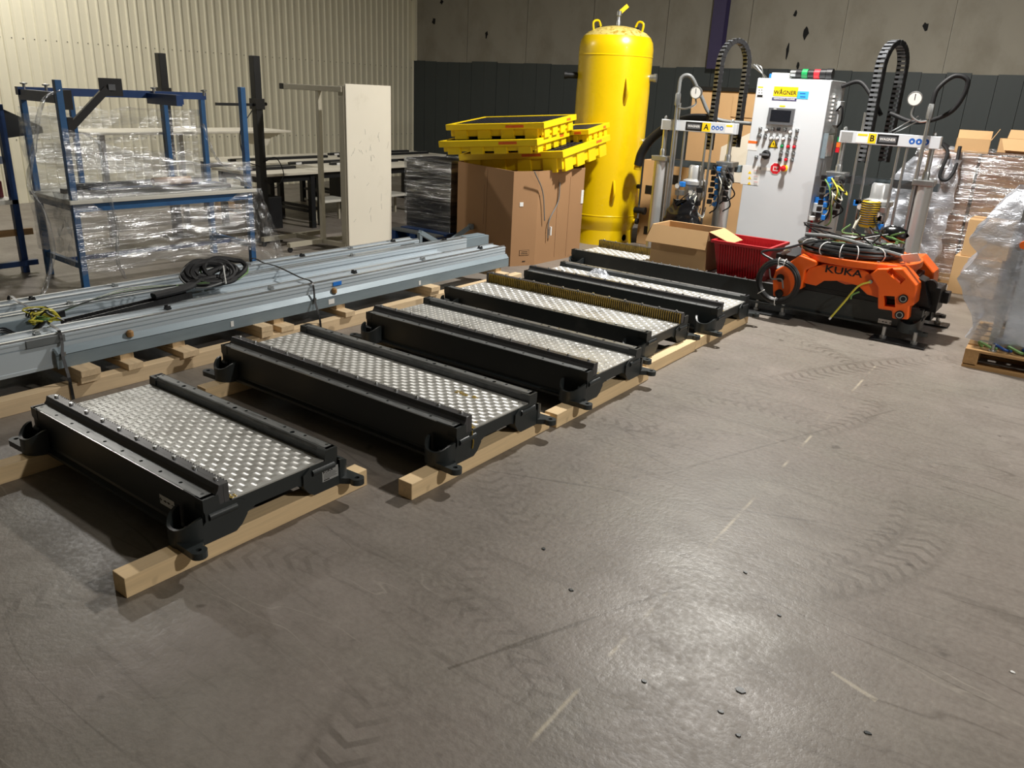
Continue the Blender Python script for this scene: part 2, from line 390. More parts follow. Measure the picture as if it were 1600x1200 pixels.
# insulation panels above, dark panels below on the back wall
x = XW+.02; ip = MB().box(0, 1.5, -.02, 0, 2.42, ZC)
ime = MB().box(.006, 1.494, -.025, 0, 2.40, ZC).mesh('insulation_panel', 'insul')
x = XW
while x < XE-1.5:
    link('insulation_panel', ime, wb, (x, YW, 0)); x += 1.5
pme = MB().box(.003, .327, -.045, 0, 0, 2.42).mesh('lower_panel', 'tarp')
for i in range(int((XE-XW)/.33)):
    o = link('lower_panel', pme, wb, (XW+i*.33, YW-random.uniform(.0, .012), random.uniform(-.008, .012))); o.location.z = 0; o.scale.z = 1+random.uniform(-.006, .006)
# torn patches in the insulation facing
for px, py, sx, sy in ((678, 33, .09, .10), (760, 54, .05, .14), (1258, 52, .08, .15), (1230, 80, .045, .24), (1247, 102, .04, .11), (1446, 42, .07, .10), (1243, 22, .05, .08), (690, 3, .08, .08), (772, 100, .30, .05)):
    c = Py(px, py, YW-.03); n = 9
    poly = [(c.x+math.cos(2*PI*k/n)*sx*random.uniform(.3, .75), YW-.026, c.z+math.sin(2*PI*k/n)*sy*random.uniform(.3, .75)) for k in range(n)]
    MB().prism(poly, (0, -.006, 0)).build('torn_patch', 'tear', wb)
cc = Py(1128, 0, YW-.15)
struct(MB().box(cc.x-.11, cc.x+.11, YW-.20, YW-.185, 2.4, ZC).box(cc.x-.11, cc.x+.11, YW-.045, YW-.03, 2.4, ZC).box(cc.x-.008, cc.x+.008, YW-.19, YW-.04, 2.4, ZC).build('trim_1', 'purple_steel'))
struct(MB().box(XW, XW+.09, YW-.09, YW, 2.42, ZC).build('trim_2', 'wall_panel'))
# high-bay lamps
for lx, ly, lz, pw, lname in LAMPS:
    t = thing('high_bay_lamp', 'round high-bay lamp hanging from the ceiling', 'lamp', (lx, ly, lz), 0, 'high-bay lamps under the ceiling')
    MB().lathe([(.0, .22), (.10, .22), (.12, .10), (.24, .04), (.25, -.02), (.235, -.02), (.22, .03), (0, .04)], 28).build('housing', 'black_metal', t, True)
    MB().cyl((0, 0, .2), (0, 0, ZC-lz), .012, 8).build('suspension_rod', 'steel', t)
    MB().lathe([(.0, .028), (.2, .028)], 24).build('lens', 'white_label', t)
    ld = bpy.data.lights.new(lname, 'AREA'); ld.shape = 'DISK'; ld.size = .3; ld.energy = pw; ld.color = (1, .965, .905)
    lo = bpy.data.objects.new(lname, ld); COL.objects.link(lo); lo.parent = t; lo.location = (0, 0, -.03)

# ------------------------------------------------------------------ timber bearers
TI = 'timber bearers under the track segments'
def timber(x0, x1, y0, y1, label, h=.088):
    o = MB().box(-(x1-x0)/2, (x1-x0)/2, 0, y1-y0, 0, h).build('timber_beam', 'timber_y', None, False, .003)
    o.location = ((x0+x1)/2, y0, 0); tag(o, label, 'timber', TI); return o
timber(-2.725, -2.637, 1.22, 2.465, 'pale square timber under the bolted end of the shortest track segment')
timber(-2.45, -2.36, 2.495, 3.685, 'pale square timber under the second track segment, butting the next timber')
timber(-2.42, -2.33, 3.715, 4.90, 'pale square timber under the third track segment, shadow of lugs on its side')
timber(-2.465, -2.375, 4.935, 5.785, 'short pale timber under the segment whose golden toothed rack faces it')
timber(-2.475, -2.385, 5.81, 6.955, 'pale square timber under the track segment next to the orange carriage')
timber(-4.02, -3.932, .95, 2.45, 'timber under the far end of the shortest track segment')
timber(-4.25, -4.16, 2.57, 3.68, 'timber under the far end of the second track segment')
timber(-4.20, -4.11, 3.75, 4.85, 'timber under the far end of the third track segment')
timber(-4.33, -4.24, 4.92, 5.85, 'timber under the far end of the fourth track segment')
timber(-4.25, -4.16, 5.98, 6.95, 'timber under the far end of the fifth track segment')

# ------------------------------------------------------------------ track segments
SW = .70
bolt_me = MB().lathe([(.0105, 0), (.0105, .009), (.008, .012), (0, .012)], 8).mesh('bolt', 'bolt', True)
foot_bolt_me = MB().lathe([(.022, 0), (.022, .012), (.013, .014), (.013, .04), (0, .042)], 8).mesh('foot_bolt', 'steel', True)
def cup_mesh(mx, my):
    """foot pocket at a body corner: curved wall, floor and a lug with a hole; mx/my mirror it"""
    m = MB(); n = 14; ro, ri = .088, .074; cx, cy = -.085, -.012
    A = [PI + PI*k/n for k in range(n+1)]
    o = []; 
    for k, a in enumerate(A):
        zt = .082 + .045*abs(math.cos(a))**3
        o.append([(cx+ro*math.cos(a), cy+ro*math.sin(a)*1.05, 0), (cx+ro*math.cos(a), cy+ro*math.sin(a)*1.05, zt), (cx+ri*math.cos(a), cy+ri*math.sin(a)*1.05, zt), (cx+ri*math.cos(a), cy+ri*math.sin(a)*1.05, .02)])
    vs = [p for q in o for p in q]; fs = []
    for k in range(n):
        for j in range(3): fs.append((4*k+j, 4*k+j+1, 4*k+4+j+1, 4*k+4+j))
    vs.append((cx, cy, .02)); c = len(vs)-1
    for k in range(n): fs.append((c, 4*k+3, 4*k+7))
    m.add(vs, fs)
    lug = [(cx+.03, cy-.088)]+[(.055+.034*math.cos(a), -.072+.034*math.sin(a)) for a in [R(-110)+R(230)*k/9 for k in range(10)]]+[(cx+.085, cy)]
    hc = [(.055+.0125*math.cos(2*PI*k/10), -.072+.0125*math.sin(2*PI*k/10)) for k in range(10)]; j = 6   # lug with a bored hole
    lug = lug[:j]+[hc[0]]+hc[:0:-1]+[hc[0]]+lug[j-1:]
    m.prism([(p[0], p[1], 0) for p in lug], (0, 0, .03))
    m.v = [(v[0]*mx, v[1]*my, v[2]) for v in m.v]
    if mx*my < 0: m.f = [tuple(reversed(f)) for f in m.f]
    return m.mesh('foot_pocket', 'seg_paint', True)
CUPS = {(a, b): cup_mesh(a, b) for a in (1, -1) for b in (1, -1)}
def tread_mesh(kind, L, y0, y1):
    m = MB()
    def lens(cx, cy, dx, dy, ln, wd, h):
        px, py = -dy, dx
        m.add([(cx-dx*ln, cy-dy*ln, 0), (cx+px*wd, cy+py*wd, 0), (cx+dx*ln, cy+dy*ln, 0), (cx-px*wd, cy-py*wd, 0), (cx-dx*ln*.35, cy-dy*ln*.35, h), (cx+dx*ln*.35, cy+dy*ln*.35, h)],
              [(0, 4, 1), (1, 4, 5), (1, 5, 2), (2, 5, 3), (3, 5, 4), (3, 4, 0)])
    if kind == 'five':
        s = .036; i = 0; x = s*.7
        while x < L-s*.4:
            j = 0; y = y0+s*.55
            while y < y1-s*.4:
                hz = (i+j) % 2 == 0
                for k in range(5):
                    f = (k-2)*.0066
                    if hz: lens(x+f, y, 0.25, .968, .0135, .0022, .0022)
                    else: lens(x, y+f, .968, -.25, .0135, .0022, .0022)
                y += s; j += 1
            x += s; i += 1
    else:
        s = .043; i = 0; x = s*.6; d = math.sqrt(.5)
        while x < L-s*.4:
            j = 0; y = y0+s*.5
            while y < y1-s*.35:
                sg = 1 if (i+j) % 2 == 0 else -1
                lens(x, y, d, d*sg, .021, .0062, .0035); y += s; j += 1
            x += s; i += 1
    return m.mesh('tread_pattern', 'tread_bar')
def direction_label(root, x, y, z, flip, m_face):
    p = MB().box(-.055, .055, -.022, .022, -.0005, .001).build('direction_label', 'white_label', root); p.matrix_local = m_face(x, y, z)
    q = MB(); s = -1 if flip else 1
    q.box(-.047*s-.009, -.047*s+.009, -.0018, .0018, .001, .0018).box(-.047*s-.0018, -.047*s+.0018, -.009, .009, .001, .0018)
    q.box(.044*s-.008, .044*s+.008, -.0018, .0018, .001, .0018)
    q.box(-.02, .018, -.0015, .0015, .001, .0018)
    q.prism([(-.028, 0, .001), (-.010, .0055, .001), (-.010, -.0055, .001)], (0, 0, .0008)).prism([(.026, 0, .001), (.008, .0055, .001), (.008, -.0055, .001)], (0, 0, .0008))
    q.build('arrow_print', 'black_print', p)
def segment(label, XL, XR, Y0, kind, rack_far=False, zb=.088, rack_col='rack_dark', hole_bolts=False):
    L = XR-XL
    root = thing('track_segment', label, 'machine base', (XR, Y0+SW, zb) if rack_far else (XL, Y0, zb), PI if rack_far else 0, 'black track segments in a row')
    W = SW
    prof = [(-.028, 0), (-.028, .016), (-.004, .022), (0, .034), (0, .2), (.070, .2), (.082, .19), (.084, .148), (.63, .148), (.634, .186), (.648, .2), (W, .2), (W, .034), (W+.004, .022), (W+.028, .016), (W+.028, 0),
            (W-.13, 0), (W-.165, .05), (W-.23, .075), (.25, .075), (.19, .05), (.15, 0)]
    b = MB().prism([(.012, y, z) for y, z in prof], (L-.024, 0, 0)); body = b.build('body', 'seg_paint', root)
    # end walls: cheeks with the arch and a stepped waist
    for xe, sgn in ((0, 1), (L, -1)):
        for s_ in (0, 1):
            e = MB()
            yy = lambda v: W-v if s_ else v
            e.prism([(xe, yy(v), z) for v, z in ((-.012, 0), (-.012, .085), (.004, .10), (.004, .135), (-.002, .15), (-.002, .2), (.07, .2), (.075, .15), (.15, .15), (.2, .118), (.2, .06), (.17, .02), (.14, 0))], (sgn*.06, 0, 0))
            e.cyl((xe+sgn*.004, yy(.02), .115), (xe+sgn*.004, yy(.15), .115), .017, 10)
            e.build('end_cheek', 'seg_paint', root, True)
    # worn ledges on top
    ledges = [MB().box(.03, L-.03, y0, y1, .1995, .2012).build('rail_ledge', 'seg_top', root) for y0, y1 in ((.006, .058), (.652, W-.006))]
    MB().prism([(.015, y, z) for y, z in ((.634, .187), (.6475, .2006), (.6445, .2012), (.632, .188))], (L-.03, 0, 0)).build('worn_edge', 'seg_top', root)
    MB().box(.10, L-.14, -.0012, .004, .1985, .2014).build('worn_edge', 'steel', root)
    # toothed rack on its carrier
    MB().prism([(.004, y, z) for y, z in ((.060, .2), (.072, .215), (.078, .237), (.098, .237), (.098, .148), (.075, .148))], (L-.008, 0, 0)).build('rack_carrier', 'rack_dark', root, False, .002)
    rk = MB().box(.004, L-.004, .098, .122, .150, .236).build('gear_rack', 'rack_dark', root)
    tm = MB()
    for k in range(int((L-.02)/.0195)):
        x = .010+k*.0195; tm.prism([(x, .121, .153), (x+.0105, .121, .153), (x+.008, .135, .153), (x+.0025, .135, .153)], (0, 0, .078))
    tm.build('rack_teeth', rack_col, rk, kind='stuff')
    nb = int(L/.145); 
    for k in range(nb):
        link('bolt', bolt_me, root, (.06+k*(L-.12)/(nb-1), .102, .2365))
    # holes along both ledges
    sp = (L-.1)/(nb-1); both = MB()
    for y, lo in ((.03, ledges[0]), (.682, ledges[1])):
        h = MB()
        for q in (h, both):
            for k in range(nb): q.cyl((.05+k*sp, y, .1823), (.05+k*sp, y, .21), .0085, 10)
            if y > .1:
                for k in range(1, nb-1, 3): q.cyl((.05+(k+.5)*sp, .667, .1903), (.05+(k+.5)*sp, .667, .21), .0125, 10)
        carve(lo, h)
    carve(body, both)
    if hole_bolts:
        for k in range(14): link('bolt', bolt_me, root, (1.50+k*.10, .660, .2012))
    # deck
    deck = MB().box(.006, L-.006, .136, .63, .148, .155).build('deck_plate', 'tread', root)
    o = link('tread_pattern', tread_mesh(kind, L, .136, .63), deck, (0, 0, .155)); o['kind'] = 'stuff'
    # feet
    for (mx, my), (x, y) in (((1, 1), (L, 0)), ((-1, 1), (0, 0)), ((1, -1), (L, W)), ((-1, -1), (0, W))):
        f = link('foot_pocket', CUPS[(mx, my)], root, (x, y, 0))
        link('foot_bolt', foot_bolt_me, f, (-.085*mx, -.03*my, .02))
    return root, L
SEGY = {}
s1, L1 = segment('shortest black track segment with bright five-bar tread deck, name plate on its end', -4.09, -2.618, 1.56, 'five')
s2, L2 = segment('black track segment with speckled tread deck and greasy golden smears near its end', -4.31, -2.34, 2.80, 'five')
s3, L3 = segment('black track segment third in the row, diamond tread deck, dark rack towards the smeared one', -4.255, -2.31, 4.00, 'diamond')
s4, L4 = segment('black track segment with diamond tread and a golden toothed rack, resting on a short timber', -4.40, -2.45, 5.05, 'diamond', True, rack_col='rack_gold')
s5, L5 = segment('black track segment with a crumpled clear bag lying on its diamond tread deck', -4.32, -2.355, 6.11, 'diamond')
s6, L6 = segment('long black track segment on floor plates carrying the orange carriage and a red bin', -4.62, -1.05, 7.42, 'diamond', True, rack_col='rack_gold', hole_bolts=True)
direction_label(s1, L1-.27, -.0015, .095, False, lambda x, y, z: face_my(x, y, z))
direction_label(s6, 0.281, SW+.0015, 0.043, True, lambda x, y, z: Matrix.Translation((x, y, z)) @ Matrix.Rotation(PI, 4, 'Z') @ Matrix.Rotation(R(90), 4, 'X'))
p = MB().box(-.048, .048, -.03, .03, 0, .0012).build('name_plate', 'steel_label', s1, label='silver name plate'); p.matrix_local = face_px(L1+.0005, .655, .078)
text('lettering', 'KUKA', .022, 'black_print', p, Matrix.Translation((-.014, .018, .0013)))
q = MB()
for k in range(4): q.box(-.04, .03+.01*(k % 2), .004-k*.007, .006-k*.007, .0012, .0016)
q.box(-.04, -.005, -.026, -.021, .0012, .0016); q.build('fine_print', 'black_print', p)
# grease on the near corner of decks
for sgm, L in ((s1, L1), (s2, L2), (s3, L3), (s5, L5)):
    m = MB()
    for k in range(14):
        x, y = L-.012-random.random()**2*.05, .137+random.random()**2*.025; m.lathe([(0, .158), (.006, .1565), (.008, .1552)], 6, (x, y, 0))
    m.build('grease_bead', 'grease', sgm, kind='stuff')
m = MB()
for k in range(34): m.lathe([(0, .1585), (.008, .157), (.011, .1552)], 6, (L2-.04-random.random()*.10 if k < 16 else L2-.26-random.random()*.16, .145+random.random()*.08 if k < 16 else .47+random.random()*.03, 0))
m.build('grease_smear', 'grease', s2, kind='stuff')
MB().tube(bez([(L2+.002, .12, .15), (L2+.004, .118, .12), (L2+.006, .126, .09), (L2+.004, .122, .05)]), .004, 6).build('grease_drip', 'grease', s2, True)
# levelling plates of the long segment, standing on the floor
for fx, fy, rz in ((-1.17, 7.30, .05), (-2.35, 7.42, .1), (-1.15, 8.25, 0), (-4.4, 7.5, 0), (-4.4, 8.1, 0), (-2.35, 8.2, 0)):
    x, y = -1.05-fx, 7.42+SW-fy
    MB().box(x-.22, x+.22, y-.09, y+.09, -.088, -.072).build('floor_plate', 'black_metal', s6, False, .004)
    for dx in (-.12, .13): MB().lathe([(.028, -.072), (.028, -.05), (.016, -.045), (.016, .03), (0, .03)], 8, (x+dx, y, 0)).build('levelling_stud', 'steel', s6, True)

# crumpled clear bag
m = MB().grid(14, 10, lambda u, v: Vector(((u-.5)*.26, (v-.5)*.16, max(0, .07*math.sin(PI*u)*math.sin(PI*v))*(1+.8*noise.noise(Vector((u*7, v*6, 1))))+.004)))
o = m.build('crumpled_bag', 'film_tent', None, True); q = Pz(935, 432, .245); o.location = (q.x, q.y, .2435); tag(o, 'small crumpled clear plastic bag on the tread deck', 'plastic bag')

# ------------------------------------------------------------------ beams on a skid
XB0, XB1 = .55, 6.55
for nm, x0, x1, lab in (('stringer', -4.85, -4.765, 'long pale skid plank lying nearest the black track segments'), ('stringer', -5.72, -5.63, 'long pale skid plank under the rearmost blue-grey beam')):
    o = MB().box(0, x1-x0, 0, 6.3, 0, .098).build('skid_plank', 'pallet_y', None, False, .003); o.location = (x0, .4, 0); tag(o, lab, 'plank', 'skid planks under the beams')
bp = [(125, 581), (213, 568), (287, 546), (405, 515), (440, 508), (533, 484), (660, 452), (770, 424)]
for i, (px, py) in enumerate(bp):
    y = Pz(px, py, .13).y; w_ = .10 if i % 2 else .12
    for k in range(2 if i in (0, 3, 6) else 1):
        dz = .098+k*.042
        o = MB().box(0, 1.06, 0, w_, 0, .042).build('cross_board', 'pallet_x', None, False, .002); o.location = (-5.80+random.uniform(-.02, .02)+(.02*k), y-.06, dz)
        tag(o, ('upper board of a doubled pair' if k else 'lower board of a doubled pair' if i in (0, 3, 6) else 'single pale cross board with packing blocks')+' under the blue-grey beams', 'board', 'cross boards under the beams')
    if i not in (0, 3, 6):
        for xx in (-5.7, -4.95):
            o = MB().box(0, .09, 0, .09, 0, .042).build('packing_block', 'pallet_x', None, False, .002); o.location = (xx, y-.05, .14); tag(o, 'small wooden packing block between cross board and beam', 'wood block', 'packing blocks on the cross boards')
ZB = .182
def beam(label, x0, x1, y1, z1, extras):
    root = thing('aluminium_beam', label, 'beam', (x0, XB0, ZB), 0, 'blue-grey beams on the skid'); wd = x1-x0; L = y1-XB0; h = z1-ZB
    # x grows toward the track segments
    prof = [(0, 0), (wd, 0), (wd, .02), (wd-.003, .023), (wd-.003, h-.048), (wd-.013, h-.048), (wd-.013, h-.040), (wd-.003, h-.040), (wd-.003, h-.014), (wd, h-.011), (wd, h), (0, h), (0, h-.022), (.012, h-.03), (.012, .028), (0, .02)]
    MB().prism([(px, 0, pz) for px, pz in prof], (0, L, 0)).build('web', 'beam_blue', root)
    for px in (.012, wd-.034): MB().box(px, px+.022, 0, L, h, h+.014).build('rail', 'alu', root)
    MB().box(wd/2-.012, wd/2+.012, .1, L-.1, h, h+.004).build('slot', 'beam_blue', root)
    for k in range(extras):
        y = .6+k*(L-.9)/max(1, extras-1)
        c = MB().box(wd/2-.022, wd/2+.022, y-.016, y+.016, h+.004, h+.016).box(wd/2-.02, wd/2-.013, y-.012, y+.012, h+.016, h+.03).box(wd/2+.013, wd/2+.02, y-.012, y+.012, h+.016, h+.03)
        c.build('rail_clamp', 'steel' if k % 2 else 'black_plastic', root)
    return root, h
Y3, Y2, Y1 = Px(655, 383, -5.62).y, Px(725, 381, -5.40).y, Px(782, 392, -4.95).y
b1, h1 = beam('blue-grey beam nearest the track segments, galvanised angle along its side', -5.08, -4.885, Y1, .375, 7)
b2, h2 = beam('blue-grey beam in the middle of the skid, cables lying beside it', -5.47, -5.36, Y2, .40, 5)
b3, h3 = beam('rearmost blue-grey beam on the skid with a square dark plate on its face', -5.78, -5.62, Y3, .40, 9)
# low tray between the beams
o = MB().box(-5.340, -5.095, XB0, 6.0, ZB+.14, ZB+.152).box(-5.340, -5.330, XB0, 6.0, ZB, ZB+.17).box(-5.105, -5.095, XB0, 6.0, ZB, ZB+.17).build('cable_tray', 'beam_blue'); tag(o, 'flat blue-grey cable tray between the two nearer beams', 'cable tray')
# galvanised angle along the near beam
t = thing('galvanised_angle', 'long galvanised sheet angle leaning along the side of the near beam', 'metal angle', (0, 0, 0))
ya0, ya1 = Px(88, 560, -4.85).y, Px(794, 410, -4.85).y
MB().prism([(-4.86, ya0, .182), (-4.845, ya0, .182), (-4.845, ya0, .265), (-4.86, ya0, .265)], (0, ya1-ya0, 0)).build('upright_leg', 'galv', t)
MB().prism([(-4.845, ya0, .262), (-4.845, ya0, .266), (-4.880, ya0, .304), (-4.880, ya0, .300)], (0, ya1-ya0, 0)).build('sloping_leg', 'galv', t)
for px, py in ((205, 525), (524, 458)):
    q = Px(px, py, -4.85); m = MB().lathe([(0, .0), (.022, 0), (.022, .03), (.012, .04), (0, .04)], 10); o = m.build('knob', 'oldpallet_x', t, True); o.location = (-4.862, q.y, .285)
for px, py in ((363, 506), (656, 442), (518, 471)):
    q = Px(px, py, -4.843); wd = .03 if px == 518 else .012; o = MB().box(-.001, .001, -wd, wd, -.02, .02).build('paper_label', 'white_label', t); o.location = (-4.8435, q.y, q.z)
# blue tape and plates on beam faces
for px, py, X_, par, bx in ((527, 443, -4.884, b1, -5.08), (440, 446, -5.357, b2, -5.47), (543, 409, -5.617, b3, -5.78)):
    q = Px(px, py, X_); MB().box(X_-bx-.0005, X_-bx+.0012, q.y-XB0-.045, q.y-XB0+.045, q.z-ZB-.016, q.z-ZB+.016).build('blue_tape', 'tape_blue', par)
q = Px(573, 404, -5.617); MB().box(-5.617+5.78, -5.612+5.78, q.y-XB0-.05, q.y-XB0+.05, q.z-ZB-.04, q.z-ZB+.04).build('square_plate', 'galv_dark', b3)
for px, py, X_, par, bx in ((637, 384, -5.617, b3, -5.78), (685, 398, -5.357, b2, -5.47)):
    q = Px(px, py, X_); n = 11; zc = q.z-ZB; yc = q.y-XB0
    poly = [(X_-bx, yc-.10, zc+.02), (X_-bx, yc+.10, zc+.02), (X_-bx, yc+.085, zc-.02), (X_-bx, yc+.05, zc-.04), (X_-bx, yc-.05, zc-.04), (X_-bx, yc-.085, zc-.02)]
    MB().prism(poly, (.004, 0, 0)).build('coupling_plate', 'galv_dark', par)
# end brackets
o = MB().box(0, .14, 0, .42, 0, .13).box(.02, .12, .05, .37, .13, .145).build('end_bracket', 'galv', None, False, .004); o.location = (-5.52, Y2-.02, .262); tag(o, 'grey metal end bracket on the tip of the middle beam', 'bracket')
t = thing('metal_strut', 'grey flat steel strut poking up beside the large cardboard box', 'metal strut', (0, 0, 0))
a, b = Px(693, 384, -6.1), Px(735, 354, -6.1); e_ = Px(656, 363, -6.1)
MB().bar(a, b, .02, .055).build('arm', 'galv', t); MB().bar(e_, a, .05, .05).build('foot_bar', 'galv', t); MB().bar((a.x, a.y, 0), a, .04).build('support_leg', 'galv', t); MB().bar((e_.x, e_.y, 0), e_, .04).build('support_leg', 'galv', t); MB().cyl(b+Vector((-.02, 0, 0)), b+Vector((.03, 0, 0)), .035, 12).build('pivot', 'galv_dark', t, True)
# straps
for i, (yy, lab) in enumerate(((Px(110, 560, -4.8).y, 'black strap round the beams beside the yellow-green wires'), (Px(500, 470, -4.8).y, 'black strap round the beams beside the blue tape'))):
    pts = [(-5.83, yy+.10, .16), (-5.80, yy+.10, .42), (-5.60, yy+.08, .425), (-5.40, yy+.07, .425), (-5.06, yy+.02, .402), (-4.90, yy, .398), (-4.86, yy-.01, .33), (-4.83, yy-.03, .26), (-4.77, yy-.04, .14), (-4.755, yy-.04, .004)]
    p = bez(pts, 5); m = MB()
    vs = []; 
    for q in p: vs += [q+Vector((.003, -.009, .003)), q+Vector((.003, .009, .003))]
    m.add(vs, [(2*k, 2*k+1, 2*k+3, 2*k+2) for k in range(len(p)-1)])
    o = m.build('strap', 'black_plastic'); sol = o.modifiers.new('solid', 'SOLIDIFY'); sol.thickness = .003
    tag(o, lab, 'strap', 'straps round the beams')
    MB().box(-.006, .006, -.014, .014, -.012, .012).build('buckle', 'steel', o).location = (-4.84, yy-.02, .27)
# cable chain and cable bundle in the channel
t = thing('cable_chain', 'flat black cable chain with bundled wires lying between the blue-grey beams', 'cable chain', (0, 0, 0))
q0, q1 = Pz(104, 506, .365), Pz(292, 460, .42)
m = MB(); N = 34
for k in range(N):
    p = q0.lerp(q1, k/(N-1)); d = (q1-q0).normalized()
    m.bar(p-d*.010, p+d*.010, .09, .012); m.bar(p-d*.016, p+d*.016, .07, .004, (0, 0, 1)) if k % 2 else None
    for s_ in (-1, 1):
        o_ = Vector((d.y, -d.x, 0))*s_*.04; m.bar(p+o_-d*.016, p+o_+d*.016, .01, .045)
m.build('chain_links', 'black_plastic', t)
cb = Vector((-5.18, 3.33, .452))
for k in range(12):
    jx, jy, jz = random.uniform(-.02, .02), random.uniform(-.05, .05), random.uniform(-.01, .02); pts = []
    for j in range(15):
        a = R(-40)+2*PI*j/14
        pts.append(cb+Vector((jx+(.05+.003*k)*math.cos(a)-.03, jy+(.15+.005*k)*math.sin(a)+.10*(k % 2), jz+.06+.02*random.random()-(.05+.002*k)*math.cos(a))))
    MB().tube(bez(pts, 3), .019 if k < 9 else .007, 7).build('cable_loop', 'rubber' if k < 9 else ('cable_green' if k < 10 else 'cable_grey'), t, True)
for k in range(3):
    MB().tube(bez([q1+Vector((.02*k-.02, -.25, .03)), q1+Vector((.02*k-.02, 0, .05)), cb+Vector((-.02, -.1+.03*k, .05)), cb+Vector((-.04, .15, .10))], 6), .02, 7).build('cable_trunk', 'rubber', t, True)
for k in range(6):
    a = q1+Vector((.01*k-.03, 0, .03)); b = Pz(60+14*k, 500-4*k, .36)
    md = a.lerp(b, .5)+Vector((-.06-.015*k, 0, .05))
    MB().tube(bez([cb, a+Vector((0, .1, .03)), md, b], 6), .005, 5).build('wire', ('cable_black', 'cable_green', 'cable_black')[k % 3], t, True)
MB().tube([cb+Vector((.09, .06, .0)), cb+Vector((.03, .09, .12)), cb+Vector((-.07, .08, .05))], .005, 5).build('cable_tie', 'zip_white', t)
t = thing('wire_bundle', 'tangle of yellow-green earth wires on the left end of the beams', 'wires', (0, 0, 0))
wb_ = Pz(62, 497, .42)
for k in range(9):
    pts = [wb_+Vector((random.uniform(-.02, .02), -.04, -.03))]+[wb_+Vector((random.uniform(-.06, .05), random.uniform(-.08, .10), random.uniform(-.03, .06))) for j in range(4)]+[wb_+Vector((random.uniform(-.06, .06), .12, -.03))]
    MB().tube(bez(pts, 5), .0055, 5).build('wire', ('cable_yellow', 'cable_green', 'cable_yellow', 'cable_black')[k % 4], t, True)
for k in range(5):
    p0 = Pz(70, 505-2*k, .41); p1 = Pz(-20, 535-4*k, .37)
    MB().tube(bez([p0, p0.lerp(p1, .4)+Vector((.02, 0, -.05)), p0.lerp(p1, .7)+Vector((-.03, 0, .02)), p1], 6), .006, 5).build('wire', 'cable_black', t, True)
o = MB().box(-.05, .05, 0, .55, 0, .10).build('end_plate', 'galv', None, False, .004); o.location = (-5.22, 1.55, .333); tag(o, 'grey sheet-metal end plate lying across the cable tray beside the wire tangle', 'metal plate')
o = MB().box(0, .01, 0, .22, 0, .045).build('joint_plate', 'galv_dark'); o.location = (-4.885, Px(62, 527, -4.88).y-.08, .335); tag(o, 'small flat joint plate bolted on the side of the near beam', 'joint plate')
o = MB().box(-.005, .005, -.15, .1, -.02, .03).build('foam_pad', 'black_plastic', b2); o.location = (.115, Px(77, 492, -5.35).y-XB0, .18)

# ------------------------------------------------------------------ blue wrapped workbench
def rects(m, a, b, w_=.05): return m.bar(a, b, w_)
t = thing('workbench', 'light blue steel workbench shrouded in torn clear stretch film', 'workbench', (-7.38, 3.45, 0), R(-2.5))
D, Lb, hp = .76, 1.77, 1.80
for x, y, h in ((0, 0, hp), (0, Lb, hp), (-D, 0, .76), (-D, Lb, .76)):
    MB().box(x-.028, x+.028, y-.028, y+.028, 0, h).build('leg', 'blue_paint', t, False, .003)
for y in (0, Lb): MB().box(-D-.025, -D+.025, y-.025, y+.025, .8, 1.69).build('upright', 'blue_paint', t, False, .003)
for y in (0.42, Lb-.42): MB().box(-D-.022, -D+.022, y-.022, y+.022, .8, 1.66).build('upright', 'blue_paint', t, False, .003)
MB().box(-D-.03, .06, -.06, Lb+.06, .765, .80).build('worktop', 'bench_top', t, False, .004)
for y in (0, Lb): MB().box(-D, 0, y-.02, y+.02, .18, .23).build('foot_brace', 'blue_paint', t); MB().box(-D, 0, y-.02, y+.02, .70, .76).build('top_brace', 'blue_paint', t)
for x in (0, -D): MB().box(x-.02, x+.02, 0, Lb, .69, .76).build('apron', 'blue_paint', t)
MB().box(-D*.5-.02, -D*.5+.02, 0, Lb, .18, .22).build('stretcher', 'blue_deep', t)
MB().box(-D-.03, -D+.03, -.04, Lb+.04, 1.65, 1.72).build('top_rail', 'blue_deep', t)
for y in (0, Lb*.72): MB().box(-D, -.02 if y == 0 else -.30, y-.03, y+.03, 1.61, 1.70).build('side_rail', 'blue_deep', t)
MB().box(-D+.03, -.16, Lb-.62, Lb-.56, 1.60, 1.70).build('light_bracket', 'blue_deep', t)
for x, y in ((-D+.02, .02), (-.35, .05), (-D+.05, Lb-.55), (-.2, Lb-.3)): MB().lathe([(.012, 1.70), (.012, 1.74), (.03, 1.745), (.03, 1.755), (0, 1.76)], 10, (x, y, 0)).build('adjuster_knob', 'steel', t, True)
for k, (x0, x1, y0, y1, z, mt) in enumerate(((-.5, -.42, .1, 1.55, .80, 'black_metal'), (-.38, -.27, .3, 1.62, .80, 'blue_deep'), (-.24, -.14, .15, 1.66, .80, 'black_metal'), (-.62, -.56, .3, 1.5, .80, 'blue_deep'), (-.47, -.40, .2, 1.5, .842, 'black_metal'))):
    o = MB().box(x0, x1, y0, y1, 0, .042).build('loose_bar', mt); o.location = Matrix.Rotation(R(-2.5), 4, 'Z') @ Vector((0, 0, 0)) + Vector((-7.38, 3.45, z)); o.rotation_euler.z = R(-2.5)
    tag(o, ('loose dark steel bar stacked on the wrapped blue workbench' if mt == 'black_metal' else 'loose blue steel bar lying on the wrapped blue workbench'), 'steel bar', 'bars on the blue workbench')
o = MB().tube([(0, 0, 0), (0, .40, 0)], .04, 16, False).build('cardboard_tube', 'tube_card', None, True); o.location = (-7.62, 4.35, .882); tag(o, 'brown cardboard tube lying on the bars on the blue workbench', 'cardboard tube')
o.modifiers.new('solid', 'SOLIDIFY').thickness = .006
